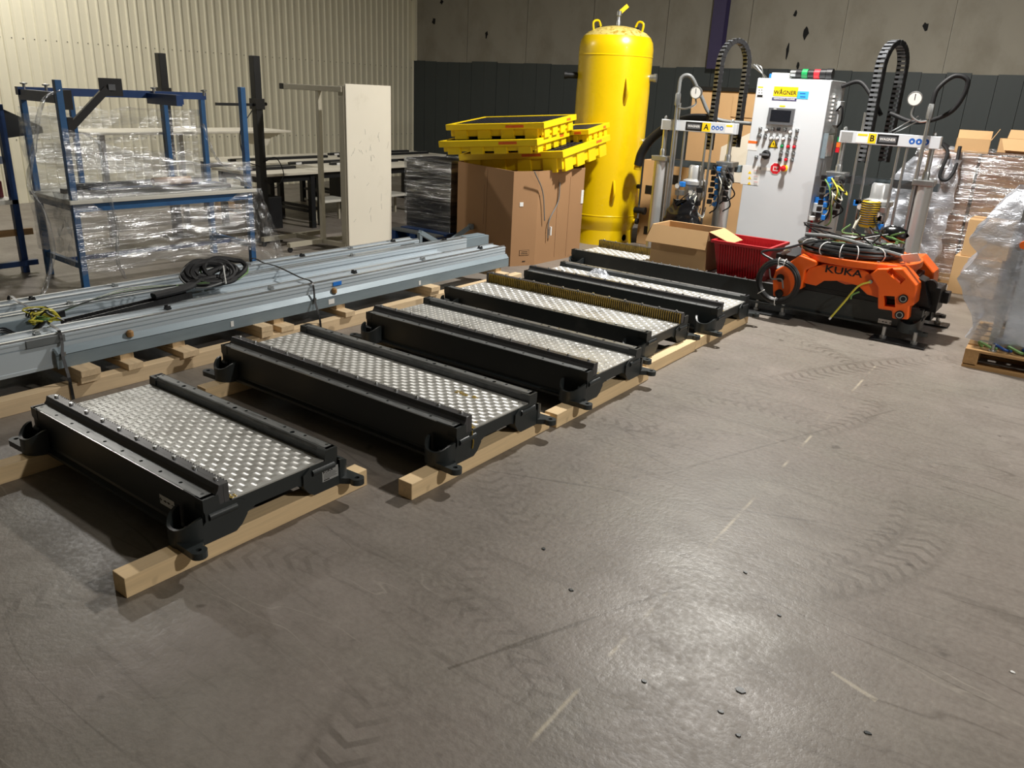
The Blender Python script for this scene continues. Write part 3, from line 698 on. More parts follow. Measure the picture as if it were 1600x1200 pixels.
# monitor arm on the front upright
ar = MB().box(-.02, .02, .03, .10, 1.56, 1.72).box(-.03, .03, .03, .08, 1.34, 1.50).build('arm_clamp', 'black_plastic', t)
p0 = Vector((.0, .07, 1.42)); p1 = Vector((.03, .40, 1.74))
MB().bar(p0, p1, .04, .06).build('monitor_arm', 'black_metal', t)
mb = MB().box(.02, .035, .34, .54, 1.68, 1.83).build('monitor_plate', 'black_plastic', t); MB().box(.035, .05, .41, .47, 1.73, 1.78).build('vesa_hub', 'bezel', mb)
# film: front, side, tails
def film(name, fn, m, nu=40, nv=30, parent=None): return MB().grid(nu, nv, fn).build(name, m, parent, True)
def nz(a, b, c): return noise.noise(Vector((a, b, c)))
film('stretch_film', lambda u, v: Vector((.045+.02*nz(u*5, v*16, 1)-.10*math.sin(PI*u)*(.6+.4*nz(u*3, v*4, 5)), -.03+u*(Lb+.06), (.12+.14*abs(nz(u*6, 0, 2)))*(1-v)+v*(1.42-.34*u-.12*math.sin(PI*u)+.03*nz(u*9, 1, 3)))), 'film_side', 50, 60, t)
film('stretch_film', lambda u, v: Vector((-D-.05+u*(D+.09), -.05-.05*math.sin(PI*u)+.03*nz(u*6, v*7, 8), .25+.10*u+v*(1.25-.1*u)+.04*nz(u*8, 2, 1))), 'film_side', 30, 40, t)
film('stretch_film', lambda u, v: Vector((-D-.045+.02*nz(u*5, v*9, 4), -.03+u*(Lb+.06), .35+v*1.2+.04*nz(u*8, 2, 6))), 'film_side', 40, 40, t)
def rope(name, pts, wd, parent, m='film_tail'):
    p = bez(pts, 10); n = 9
    def fn(u, v):
        k = u*(len(p)-1); i = min(int(k), len(p)-2); q = p[i].lerp(p[i+1], k-i)
        ww = wd*(.6+.5*abs(nz(u*5, 3, 1))); a = (v-.5)*PI*1.7
        return q+Vector((.4*ww*math.cos(a*1.3)+.012*nz(u*20, v*4, 2), ww*math.sin(a)*.6+.012*nz(u*22, v*5, 9), .01*nz(u*9, v*9, 4)))
    return film(name, fn, m, 44, n, parent)
rope('film_rope', [(.03, .0, 1.72), (.06, -.16, 1.62), (.06, -.28, 1.25), (.05, -.36, .95), (.06, -.28, .72), (.08, -.26, .40), (.10, -.36, .12), (.14, -.44, .01)], .05, t)
rope('film_rope', [(.08, .16, 1.36), (.08, .26, 1.25), (.09, .27, .9), (.08, .32, .55), (.09, .28, .25), (.08, .34, .05)], .035, t)
rope('film_rope', [(.02, 1.30, 1.45), (.05, 1.42, 1.10), (.05, Lb+.02, .80)], .035, t)
film('film_skirt', lambda u, v: Vector((.05+.03*nz(u*5, v*9, 2)+.1*v*u, Lb+.02+u*(.10+.22*v)+.03*nz(u*7, v*6, 4), .80-.80*v)), 'film_tail', 14, 40, t)
film('film_skirt', lambda u, v: Vector((-.25+.34*u+.03*nz(u*5, v*9, 7), -.06-.05*v+.05*nz(u*7, v*6, 4), .85-(.62+.1*nz(u*4, 0, 1))*v)), 'film_tail', 18, 30, t)

# second blue bench at the picture edge
t = thing('tall_bench', 'deep blue bench frame with black corner bracket next to the wrapped workbench', 'workbench', (-8.37, 3.36, 0))
MB().bar((0, 0, 0), (0, 0, 1.56), .06).build('leg', 'blue_deep', t, False, .003)
MB().bar((-.75, .0, 0), (-.75, 0, 1.56), .06).build('leg', 'blue_deep', t, False, .003)
MB().bar((0, -1.5, 0), (0, -1.5, 1.56), .06).build('leg', 'blue_deep', t, False, .003)
MB().bar((.05, .1, .10), (.05, -1.5, .10), .05).build('foot_rail', 'blue_deep', t); MB().box(-.8, .03, -1.6, .03, .66, .70).build('shelf', 'bench_top', t)
MB().prism([(0, .03, 1.52), (0, .36, 1.36), (0, .36, 1.30), (0, .03, 1.26)], (-.03, 0, 0)).build('corner_bracket', 'black_metal', t)
MB().box(-.9, -.02, -.02, .03, 1.46, 1.53).build('top_rail', 'blue_deep', t)
MB().box(-.6, -.1, -1.5, .0, 1.02, 1.09).build('light_bar', 'alu', t)
MB().box(-.02, .02, -1.5, .12, .36, .42).build('lower_shelf', 'oldpallet_y', t); 
o = MB().box(0, .36, 0, .5, 0, .16).build('red_crate', 'dark_red', None, False, .01); o.location = (-8.9, 2.85, .70); tag(o, 'dark red crate on the deep blue bench', 'crate')
for k in range(4): MB().box(.36, .368, .02, .48, .02+k*.035, .036+k*.035).build('rib', 'dark_red', o)

# ------------------------------------------------------------------ black posts and long tables
def post(label, px, pyt, X_, ytop_h):
    q = Px(px, pyt, X_); t = thing('black_post', label, 'post', (q.x, q.y, 0), 0, 'black square posts')
    MB().box(-.045, .045, -.045, .045, .012, q.z).build('column', 'black_metal', t, False, .004); MB().box(-.15, .15, -.15, .15, 0, .012).build('base_plate', 'black_metal', t)
    c = MB().box(-.062, .062, -.062, .062, ytop_h, ytop_h+.12).build('collar', 'black_plastic', t); MB().cyl((0, .06, ytop_h+.06), (0, .13, ytop_h+.06), .02, 8).build('clamp_screw', 'black_plastic', c)
    return t, q
pp1, q1_ = post('black square post rising behind the wrapped workbench', 250, 83, -9.2, 1.62)
pp2, q2_ = post('black square post standing between the wrapped workbench and the white panel', 397, 87, -8.3, 1.55)
MB().tube(bez([(.05, -.1, 1.55), (.06, -.3, 1.3), (.05, -.25, 1.0), (.06, -.05, .9)]), .006, 5).build('hanging_cable', 'rubber', pp2, True)
MB().tube(bez([(.05, .0, .95), (.1, .15, 1.0), (.1, .25, .8), (.1, .12, .65), (.06, .0, .75)]), .006, 5).build('hanging_cable', 'rubber', pp2, True)
MB().bar((0, -.55, 1.60), (0, .08, 1.60), .03).build('cross_rail', 'black_metal', pp2)
def table(label, x0, x1, y0, y1, h=.76):
    t = thing('long_table', label, 'table', (x0, y0, 0), 0, 'cream topped black tables'); wx, wy = x1-x0, y1-y0
    MB().box(0, wx, 0, wy, h-.035, h).build('table_top', 'table_top', t, False, .004)
    for x in (.08, wx-.08):
        for y in (.10, wy-.10): MB().box(x-.035, x+.035, y-.035, y+.035, 0, h-.035).build('leg', 'black_metal', t)
    for x in (.08, wx-.08): MB().box(x-.02, x+.02, .1, wy-.1, h-.12, h-.035).build('apron', 'black_metal', t)
    for y in (.10, wy-.10): MB().box(.08, wx-.08, y-.02, y+.02, h-.12, h-.035).build('apron', 'black_metal', t); MB().box(.08, wx-.08, y-.02, y+.02, .20, .24).build('foot_brace', 'black_metal', t)
    return t
table('cream topped black table beside the black post, cables and rails on it', -9.65, -8.62, 6.35, 7.32)
table('cream topped black table half hidden by the upright white panel', -9.75, -8.72, 7.36, 9.52)
table('cream topped black table at the back beside the corrugated wall', -10.9, -9.8, 6.9, 8.9)
table('cream topped black table at the back near the room corner', -10.9, -9.85, 8.95, 11.3)
RG = 'black rails lying on the long tables'
RL = ['beside the black post']*2+['half hidden by the white panel']*2+['at the back by the corrugated wall']+['at the back near the room corner']*2
for ri, (x, y0, y1, rz) in enumerate(((-9.05, 6.5, 7.25, .02), (-9.2, 6.45, 7.28, .03), (-9.5, 7.5, 9.2, .0), (-9.2, 8.0, 9.4, .02), (-10.2, 7.0, 8.8, .0), (-10.5, 9.1, 11.0, .01), (-10.15, 9.0, 11.1, -.01))):
    o = MB().box(-.03, .03, 0, y1-y0, 0, .035).build('black_rail', 'black_metal', None, False, .003); o.location = (x, y0, .76); o.rotation_euler.z = rz
    MB().box(-.012, .012, .02, y1-y0-.02, .035, .042).build('slide_strip', 'steel', o)
    MB().box(-.031, .031, .1, .2, .002, .03).build('end_block', 'white_label', o)
    tag(o, 'long thin black rail lying on the cream table '+RL[ri], 'rail', RG)
# shelves and boxes under the tables
for i, (x, y, z, a, b, c, mt, lab, cat) in enumerate(((-9.1, 6.72, .0, .35, .35, .42, 'black_metal', 'black equipment box under the cream table beside the black post', 'equipment box'), (-9.25, 8.35, .30, .3, .42, .40, 'black_metal', 'black drawer box hanging under the table behind the white panel', 'drawer box'), (-9.6, 9.2, .3, .3, .3, .3, 'black_metal', 'black drawer box under the table end nearest the wrapped carton', 'drawer box'), (-10.6, 7.4, .0, .5, .5, .22, 'cardboard_light', 'cardboard box on the floor under the rear table', 'carton'), (-9.09, 7.82, .28, .4, .5, .035, 'bench_top', 'pale shelf board low under the cream table', 'shelf board'), (-9.1, 9.0, .28, .5, .5, .035, 'bench_top', 'pale shelf board low beside the wrapped black carton', 'shelf board'))):
    o = MB().box(-a/2, a/2, -b/2, b/2, 0, c).build('under_table_box' if 'box' in cat or cat == 'carton' else 'shelf_board', mt, None, False, .004); o.location = (x, y, z); tag(o, lab, cat)
    if z > 0:
        for dy in (-b/2+.03, b/2-.03): MB().box(-.015, .015, dy-.015, dy+.015, -z, 0).build('support', 'beige_metal', o)
    else: MB().box(-a/2+.01, a/2-.01, -.03, .03, c, c+.002).build('tape_strip', 'cardboard_seam' if mt[0] == 'c' else 'black_plastic', o)
# cantilever shelf behind the film
t = thing('curved_shelf', 'cream shelf with rounded edge on a bracket in front of the corrugated wall', 'shelf', (-9.6, 6.2, 0))
q = Px(445, 203, -9.4); z = q.z
MB().box(-.35, .35, -1.6, q.y-6.2, z-.03, z).build('shelf_board', 'table_top', t, False, .01)
MB().prism([(.2, q.y-6.2-.02, z-.03), (.2, q.y-6.2-.10, z-.06), (.2, q.y-6.2-.24, z-.10), (.2, q.y-6.2-.30, z-.2), (.2, q.y-6.2-.36, z-.2), (.2, q.y-6.2-.36, z-.03)], (-.35, 0, 0)).build('bracket', 'table_top', t)
for y in (-1.3, -.3): MB().box(-.03, .03, y-.03, y+.03, 0, z-.03).build('post', 'steel', t)

# ------------------------------------------------------------------ upright white panel on beige stand
t = thing('upright_panel', 'tall cream board standing upright on a beige tubular stand', 'panel', (-7.06, 6.38, 0))
wp = .70
MB().box(-.012, .012, 0, wp, .02, 1.88).build('board', 'panel_white', t, False, .003)
MB().box(-.10, -.012, -.012, .03, .02, 1.86).build('edge_frame', 'beige_metal', t, False, .003); MB().box(-.05, -.012, wp-.04, wp, .02, 1.86).build('edge_frame', 'beige_metal', t)
MB().box(-1.02, -.03, -.03, .03, 1.79, 1.85).build('top_arm', 'beige_metal', t, False, .004)
MB().box(-1.09, -1.02, -.032, .032, 1.788, 1.852).build('end_cap', 'black_plastic', t)
MB().box(-.47, -.42, -.025, .025, .06, 1.79).build('post', 'beige_metal', t, False, .003)
MB().box(-.95, -.03, -.02, .03, .06, .11).build('base_rail', 'beige_metal', t); MB().box(-.98, -.92, -.5, .45, .06, .11).build('base_rail', 'beige_metal', t); MB().box(-.5, -.44, -.5, .4, .06, .11).build('base_rail', 'beige_metal', t)
for x, y in ((-.95, -.48), (-.95, .42), (-.47, -.48), (-.47, .38)):
    MB().cyl((x-.012, y, .03), (x+.012, y, .03), .03, 12).build('castor', 'rubber', t, True)
m = MB()
for k in range(22):
    y, z = random.uniform(.06, wp-.06), random.choice((random.uniform(.3, 1.2), random.uniform(1.0, 1.4))); L_ = random.uniform(.02, .09)
    m.bar((.0123, y, z), (.0123, y+random.uniform(-.03, .04), z+L_), .0015, .002, (1, 0, 0))
m.build('scuff_mark', 'cable_grey', t, kind='stuff')

# ------------------------------------------------------------------ wrapped black carton on blue pallet
t = thing('blue_pallet', 'blue painted pallet beside the large cardboard box', 'pallet', (-7.45, 7.45, 0))
for k in range(5): MB().box(0, .80, k*.20, k*.20+.15, .12, .14).build('deck_board', 'galv_dark' if k == 0 else 'blue_deep', t)
for x in (0, .35, .70): MB().box(x, x+.1, 0, .95, .02, .12).build('runner', 'blue_deep', t); MB().box(x, x+.1, 0, .95, 0, .02).build('bottom_board', 'blue_deep', t)
t = thing('wrapped_carton', 'black stack wrapped in shiny stretch film standing on the blue pallet', 'wrapped load', (-7.5, 7.75, .14))
MB().box(.03, .80, .03, .58, 0, .88).build('load', 'wrap_core', t, False, .01)
def shell(x0, x1, y0, y1, z0, z1, amp, m, parent, seed=0, nu=64, nv=36):
    P = [(x0, y0), (x1, y0), (x1, y1), (x0, y1), (x0, y0)]
    def fn(u, v):
        k = u*4; i = min(int(k), 3); f = k-i; a, b = P[i], P[i+1]
        x, y = a[0]+(b[0]-a[0])*f, a[1]+(b[1]-a[1])*f; cx, cy = (x0+x1)/2, (y0+y1)/2
        d = Vector((x-cx, y-cy, 0)).normalized(); s_ = amp*(nz(x*4+seed, y*4, v*14)+.5*nz(x*9, y*9+seed, v*30)); 
        return Vector((x, y, z0+(z1-z0)*v))+d*(amp*.6+s_)
    return film('stretch_film', fn, m, nu, nv, parent)
shell(.02, .81, .02, .59, 0, .90, .018, 'film_dark', t)

# ------------------------------------------------------------------ large cardboard box
H = 1.06
fp = [(-6.45, 7.62), (-5.33, 7.25), (-5.20, 7.55), (-5.17, 8.48), (-5.45, 8.92), (-6.74, 8.95)]
t = thing('cardboard_bin', 'large brown corrugated cardboard box under the yellow spill pallets', 'cardboard box', (0, 0, 0))
n = len(fp); gx, gy = sum(q[0] for q in fp)/n, sum(q[1] for q in fp)/n
inn = [(x+(gx-x)*.022, y+(gy-y)*.022) for x, y in fp]
bw = MB().add([(x, y, 0) for x, y in fp]+[(x, y, H) for x, y in fp]+[(x, y, H) for x, y in inn]+[(x, y, .02) for x, y in inn],
    [f for i in range(n) for j in [(i+1) % n] for f in ((i, j, n+j, n+i), (n+i, n+j, 2*n+j, 2*n+i), (2*n+i, 2*n+j, 3*n+j, 3*n+i))]+[tuple(range(n-1, -1, -1)), tuple(range(3*n, 4*n))]).build('box_wall', 'cardboard', t)
def on_face(a, b, f, z, off=.002): 
    d = Vector((b[0]-a[0], b[1]-a[1], 0)).normalized(); n = Vector((d.y, -d.x, 0)); p = Vector((a[0], a[1], z))+Vector((b[0]-a[0], b[1]-a[1], 0))*f+n*off; return p, d, n
def patch(name, a, b, f, z, w_, h_, m, par, th=.003):
    p, d, n = on_face(a, b, f, z, th/2+.0005); u = Vector((0, 0, 1))
    M = Matrix(((d.x, u.x, n.x, p.x), (d.y, u.y, n.y, p.y), (d.z, u.z, n.z, p.z), (0, 0, 0, 1)))
    o = MB().box(-w_/2, w_/2, -h_/2, h_/2, -th/2, th/2).build(name, m, par); o.matrix_local = M; return o
A_, B_, C_, D_ = fp[0], fp[1], fp[2], fp[3]
patch('flap_seam', A_, B_, .55, .53, .012, 1.0, 'cardboard_seam', t)
patch('cut_mark', A_, B_, .50, .62, .02, .45, 'cardboard_seam', t, .002)
patch('white_sticker', B_, C_, .35, .70, .045, .045, 'white_label', t, .004)
pm = patch('print_mark', B_, C_, .55, .15, .13, .06, 'black_print', t, .002); patch('print_field', B_, C_, .55, .15, .122, .052, 'cardboard', t, .004)
patch('print_line', B_, C_, .55, .16, .08, .006, 'black_print', t, .005); patch('print_line', B_, C_, .55, .14, .09, .006, 'black_print', t, .005); patch('print_line', B_, C_, .55, .05, .04, .01, 'black_print', t, .003)
p_, d_, n_ = on_face(B_, C_, .5, .93, 0); carve(bw, MB().bar(p_-d_*.07, p_+d_*.07, .10, .03))
patch('side_seam', C_, D_, .42, .5, .008, .9, 'cardboard_seam', t); patch('side_seam', C_, D_, .68, .5, .006, .95, 'cardboard_seam', t)
patch('paper_label', C_, D_, .97, .72, .05, .16, 'white_label', t, .006)
for pts in ([(835, 268), (848, 300), (851, 345)], [(875, 285), (872, 315), (858, 345), (856, 372)]):
    q = [Px(x_, y_, -5.165) for x_, y_ in pts]; MB().tube(bez(q, 6), .007, 6).build('hanging_cord', 'cable_grey', t, True)
q = Px(860, 361, -5.165); MB().box(-.01, .01, -.012, .012, -.05, .05).build('cord_tag', 'zip_white', t).location = q

# ------------------------------------------------------------------ spill pallets
def spill(label, FL, FR, BR, h, rimh=.07, side_len=None):
    FL, FR, BR = Vector(FL), Vector(FR), Vector(BR)
    ux = (FR-FL); wd = ux.length; ux.normalize(); uy = BR-FR; uy = (uy-ux*uy.dot(ux)); dp = uy.length; uy.normalize(); uz = ux.cross(uy)
    t = thing('spill_pallet', label, 'spill pallet', FL, 0, 'yellow spill pallets'); t.matrix_world = Matrix(((ux.x, uy.x, uz.x, FL.x), (ux.y, uy.y, uz.y, FL.y), (ux.z, uy.z, uz.z, FL.z), (0, 0, 0, 1)))
    m = MB()   # rim frame, slightly tapered, top at z=0
    i_ = .045
    for (x0, x1, y0, y1) in ((0, wd, 0, i_), (0, wd, dp-i_, dp), (0, i_, i_, dp-i_), (wd-i_, wd, i_, dp-i_)): m.box(x0, x1, y0, y1, -rimh, 0)
    m.build('rim', 'spill_yellow', t, False, .004)
    b = .04; m = MB().box(b, wd-b, b, dp-b, -h+.03, -rimh+.001)
    m.build('sump', 'spill_yellow', t, False, .006)
    for side in range(2):
        n = 4
        for k in range(n):
            if side == 0: x = wd*(.08+.24*k); bx = (x, x+wd*.13, b-.02, b+.03)
            else: y = dp*(.06+.24*k); bx = (wd-b-.03, wd-b+.02, y, y+dp*.15)
            MB().box(*bx, -h, -rimh).build('foot', 'spill_yellow', t, False, .006)
    g = MB(); nx, ny = 14, 14
    for k in range(nx+1): x = i_+(wd-2*i_)*k/nx; g.box(x-.006, x+.006, i_, dp-i_, -.03, -.008)
    for k in range(ny+1): y = i_+(dp-2*i_)*k/ny; g.box(i_, wd-i_, y-.006, y+.006, -.03, -.008)
    g.box(i_, wd-i_, i_, dp-i_, -.045, -.04); g.build('grating', 'grate', t)
    l = MB().box(wd*.62, wd*.80, -.001, .0, -.05, -.02).build('warning_label', 'sticker_orange', t)
    MB().box(wd*.63, wd*.79, -.0016, -.001, -.030, -.026).box(wd*.65, wd*.77, -.0016, -.001, -.040, -.037).build('small_print', 'red_print', l)
    MB().box(wd, wd+.001, dp*.68, dp*.8, -.05, -.02).build('warning_label', 'sticker_orange', t)
    return t
spill('large yellow spill pallet at the bottom of the pile, resting on the cardboard box', (-6.435, 7.600, 1.144), (-5.048, 7.770, 1.284), (-5.215, 9.110, 1.437), .24, .075)
spill('yellow spill pallet in the middle of the pile, jutting out past the others', (-6.423, 7.221, 1.302), (-5.204, 7.478, 1.406), (-5.416, 8.453, 1.48), .155, .07)
spill('small yellow spill pallet behind the pile beside the tank', (-5.70, 8.475, 1.450), (-5.20, 8.535, 1.500), (-5.29, 9.17, 1.577), .155, .06)
spill('topmost yellow spill pallet of the pile, black grating on view', (-6.424, 7.344, 1.486), (-5.202, 7.59, 1.58), (-5.405, 8.566, 1.664), .172, .065)

# ------------------------------------------------------------------ yellow tank
t = thing('air_tank', 'tall yellow cylindrical pressure tank with domed top and base skirt', 'tank', (-5.56, 9.66, 0)); tr = .475
MB().lathe([(tr*.88, .16), (tr*.93, .24), (tr*.985, .30), (tr, .34), (tr, .38), (tr+.004, .385), (tr+.004, .395), (tr, .40), (tr, 2.36), (tr+.004, 2.365), (tr+.004, 2.375), (tr, 2.38), (tr, 2.46), (tr*.97, 2.54), (tr*.90, 2.60)], 64).build('shell', 'tank_yellow', t, True)
MB().lathe([(tr*.90, 2.60), (tr*.78, 2.65), (tr*.55, 2.70), (tr*.25, 2.725), (0, 2.73)], 48).build('dusty_dome', 'tank_dust', t, True)
skirt = MB().lathe([(tr*.90-.008, .0), (tr*.90, 0), (tr*.90, .22), (tr*.90-.008, .22), (tr*.90-.008, .0)], 64).build('skirt', 'tank_yellow', t, True)
cdir = Vector((5.56, -9.66, 0)).normalized(); crt = Vector((-cdir.y, cdir.x, 0))  # toward viewer side and its right
def at(a, r=tr): return cdir*math.cos(a)*r + crt*math.sin(a)*r
p = at(R(48), tr*.90); carve(skirt, MB().cyl(p*.8+Vector((0, 0, .10)), p*1.2+Vector((0, 0, .10)), .045, 16))
for a, z, name in ((R(20), 1.95, 'lifting_lug'), (R(14), .70, 'lifting_lug')):
    p = at(a, tr); s_ = at(a+PI/2, 1); 
    pts = [p+Vector((0, 0, z-.15)), p*1.06+Vector((0, 0, z-.10)), p*1.14+Vector((0, 0, z)), p*1.06+Vector((0, 0, z+.10)), p+Vector((0, 0, z+.15))]
    MB().tube(bez(pts, 5), .017, 8).build(name, 'tank_yellow', t, True); 
for a, z, ln, r_, m_ in ((R(76), 2.13, .07, .055, 'steel'), (R(76), 1.34, .05, .06, 'steel'), (R(64), .78, .03, .03, 'rubber'), (R(64), .47, .14, .05, 'rubber'), (R(-82), 2.12, .16, .05, 'black_metal'), (R(66), .32, .04, .04, 'tank_yellow')):
    p = at(a, tr); d = at(a, 1); MB().cyl(p*.97+Vector((0, 0, z)), p+d*ln+Vector((0, 0, z)), r_*.8, 14).build('port_pipe', m_, t, True); MB().cyl(p+d*(ln-.02)+Vector((0, 0, z)), p+d*(ln+.015)+Vector((0, 0, z)), r_, 10).build('port_flange', 'steel' if m_ == 'steel' else 'black_metal', t, True)
for a in (R(-62), R(62)):
    p = at(a, tr*.62); MB().tube(bez([p*1.15+Vector((0, 0, 2.63)), p*1.2+Vector((0, 0, 2.75)), p*.95+Vector((0, 0, 2.77)), p*.8+Vector((0, 0, 2.68))], 5), .014, 7).build('lifting_ring', 'tank_yellow', t, True)
    MB().box(-.05, .05, -.02, .02, -.015, .02).build('ring_pad', 'black_metal', t).location = p*.8+Vector((0, 0, 2.69))
MB().lathe([(.03, 2.72), (.03, 2.78), (.022, 2.80), (.022, 2.84), (.035, 2.85), (.035, 2.90), (0, 2.92)], 12).build('relief_valve', 'steel', t, True)
MB().bar((0, 0, 2.88), Vector((0, 0, 2.97))+crt*.10, .03, .05).build('valve_tag', 'sticker_yellow', t); 

# ------------------------------------------------------------------ control cabinet
CX0, CX1, CY = -3.425, -2.63, 9.1
t = thing('control_cabinet', 'light grey electrical control cabinet with touch screen and rows of buttons', 'control cabinet', (0, 0, 0))
MB().box(CX0+.02, CX1-.02, CY+.03, CY+.52, 0, .10).build('plinth', 'black_metal', t)
MB().box(CX0, CX1, CY+.025, CY+.55, .10, 2.15).build('enclosure', 'cab_side', t, False, .004)
MB().box(CX0, CX1, CY, CY+.022, .11, 2.145).build('cabinet_door', 'cab_grey', t, False, .006)
def dec(name, x0, y0, x1, y1, m, th=.0015, par=None, base=0.0):
    a, b = Py(x0, y0, CY), Py(x1, y1, CY); o = MB().box(min(a.x, b.x), max(a.x, b.x), CY-th-base, CY-base, min(a.z, b.z), max(a.z, b.z)).build(name, m, par or t); return o
def zc(x, y): return 1140+x/4.2833, 100+y/4.2857   # coordinates measured on an enlarged view
def D2(name, x0, y0, x1, y1, m, th=.0015, par=None, base=0.0): return dec(name, *zc(x0, y0), *zc(x1, y1), m, th, par, base)
s_ = D2('maker_sign', 300, 150, 452, 220, 'sticker_yellow')
c = Py(*zc(372, 193), CY); text('lettering', 'WAGNER', .058, 'black_print', s_, face_my(c.x, CY-.0016, c.z), sx=.98)
c = Py(*zc(347, 172), CY); MB().prism([(c.x-.008, CY-.0016, c.z-.012), (c.x+.008, CY-.0016, c.z-.012), (c.x, CY-.0016, c.z+.022)], (0, -.001, 0)).build('emblem', 'black_print', s_)
s_ = D2('division_sign', 286, 223, 446, 249, 'sticker_purple'); c = Py(*zc(366, 235), CY); text('lettering', 'REINHARDT-TECHNIK', .024, 'white_label', s_, face_my(c.x, CY-.0016, c.z), sx=.98)
s_ = D2('blue_sticker', 456, 182, 524, 236, 'sticker_blue')
for k in range(2): c = Py(*zc(490, 198+k*22), CY); MB().box(c.x-.03, c.x+.028, CY-.002, CY-.0016, c.z-.005, c.z+.005).build('small_print', 'sign_blue', s_)
s_ = D2('small_sticker', 190, 148, 226, 220, 'white_label'); D2('sticker_band', 191, 150, 225, 160, 'sticker_yellow', .001, s_, .0015); D2('sticker_band', 186, 206, 220, 220, 'black_print', .001, s_, .0015)
for k in range(4): c = Py(*zc(198+18*(k % 2), 175+18*(k//2)), CY); MB().lathe([(0, 0), (.006, 0)], 8).build('pictogram', 'black_print', s_).matrix_local = face_my(c.x, CY-.002, c.z)
s_ = D2('touch_screen', 270, 292, 424, 412, 'bezel', .03); D2('display', 286, 306, 408, 390, 'screen', .002, s_, .03); D2('maker_mark', 302, 298, 320, 304, 'white_label', .001, s_, .03)
D2('screen_tag', 335, 276, 372, 288, 'sticker_yellow')
for x_, y_ in ((265, 325), (258, 365), (425, 380)): D2('small_tag', x_-6, y_-6, x_+6, y_+6, 'white_label')
bm = MB().lathe([(.016, 0), (.016, .02), (.013, .028), (0, .028)], 12)
for x_, y_, m_ in [(207, 435, 'steel'), (203, 480, 'steel'), (249, 443, 'white_label'), (240, 487, 'steel'), (289, 437, 'steel'), (281, 497, 'white_label'), (329, 437, 'black_plastic'), (322, 497, 'white_label'), (370, 440, 'steel'), (362, 500, 'white_label'), (353, 550, 'lamp_green'), (345, 597, 'steel'), (338, 640, 'black_plastic'), (409, 455, 'white_label'), (402, 497, 'steel'), (394, 553, 'sign_red'), (386, 597, 'steel'), (379, 640, 'sign_red'), (453, 447, 'steel'), (443, 497, 'steel'), (434, 555, 'sign_red'), (427, 600, 'steel'), (418, 643, 'steel'), (180, 625, 'steel')]:
    c = Py(*zc(x_, y_), CY); b_ = MB().box(-.019, .019, -.019, .019, 0, .006).build('push_button', 'bezel', t); b_.matrix_local = face_my(c.x, CY, c.z)
    MB().lathe([(.016, .006), (.016, .028), (.012, .034), (0, .034)], 12).build('button_cap', m_, b_, True)
c = Py(*zc(246, 607), CY); o = MB().lathe([(.05, 0), (.05, .02), (.03, .03), (.03, .04), (0, .04)], 20).build('main_switch', 'black_plastic', t, True); o.matrix_local = face_my(c.x, CY, c.z)
MB().box(-.06, .045, -.012, .012, .04, .062).build('switch_handle', 'bezel', o, False, .004)
D2('switch_plate', 205, 690, 268, 716, 'white_label')
c = Py(*zc(294, 533), CY); s_ = MB().prism([(c.x-.056, CY, c.z-.045), (c.x+.056, CY, c.z-.045), (c.x, CY, c.z+.052)], (0, -.002, 0)).build('warning_triangle', 'black_print', t)
MB().prism([(c.x-.044, CY-.002, c.z-.038), (c.x+.044, CY-.002, c.z-.038), (c.x, CY-.002, c.z+.038)], (0, -.001, 0)).build('triangle_field', 'sticker_yellow', s_)
MB().prism([(c.x+.004, CY-.003, c.z+.022), (c.x-.012, CY-.003, c.z-.008), (c.x, CY-.003, c.z-.006), (c.x-.004, CY-.003, c.z-.032), (c.x+.012, CY-.003, c.z+.002), (c.x+.001, CY-.003, c.z)], (0, -.001, 0)).build('bolt_symbol', 'black_print', s_)
c = Py(*zc(308, 700), CY); o8 = [(c.x+.068*math.cos(R(22.5+45*k)), CY, c.z+.068*math.sin(R(22.5+45*k))) for k in range(8)]
s_ = MB().prism(o8, (0, -.003, 0)).build('stop_sign', 'white_label', t); MB().prism([(c.x+(p_[0]-c.x)*.9, CY-.003, c.z+(p_[2]-c.z)*.9) for p_ in o8], (0, -.001, 0)).build('red_field', 'sign_red', s_)
MB().box(c.x-.028, c.x-.018, CY-.005, CY-.004, c.z-.022, c.z+.022).box(c.x-.012, c.x+.03, CY-.005, CY-.004, c.z+.012, c.z+.02).box(c.x+.004, c.x+.03, CY-.005, CY-.004, c.z-.004, c.z+.003).box(c.x-.028, c.x+.03, CY-.005, CY-.004, c.z-.026, c.z-.018).build('stop_print', 'white_label', s_)
c = Py(*zc(368, 698), CY); o = MB().lathe([(.036, 0), (.036, .012), (.02, .015), (.02, .035)], 16).build('emergency_stop', 'sticker_yellow', t, True); o.matrix_local = face_my(c.x, CY, c.z); MB().lathe([(.018, .03), (.030, .04), (.030, .055), (0, .062)], 16).build('stop_knob', 'sign_red', o, True)
s_ = D2('hazard_sticker', 126, 510, 184, 580, 'white_label'); D2('sticker_band', 126, 512, 186, 534, 'sticker_orange', .001, s_, .0015)
s_ = D2('hazard_sticker', 90, 675, 192, 815, 'white_label')
for k in range(3):
    c = Py(*zc(136-2*k, 725+36*k), CY); MB().prism([(c.x-.02, CY-.0015, c.z-.016), (c.x+.02, CY-.0015, c.z-.016), (c.x, CY-.0015, c.z+.018)], (0, -.001, 0)).build('hazard_symbol', 'sticker_yellow', s_)
    D2('small_print', 162, 712+38*k, 188, 716+38*k, 'sign_red', .001, s_, .0015)
    for j in range(3): D2('small_print', 160, 722+38*k+6*j, 186, 724+38*k+6*j, 'cable_grey', .001, s_, .0015)
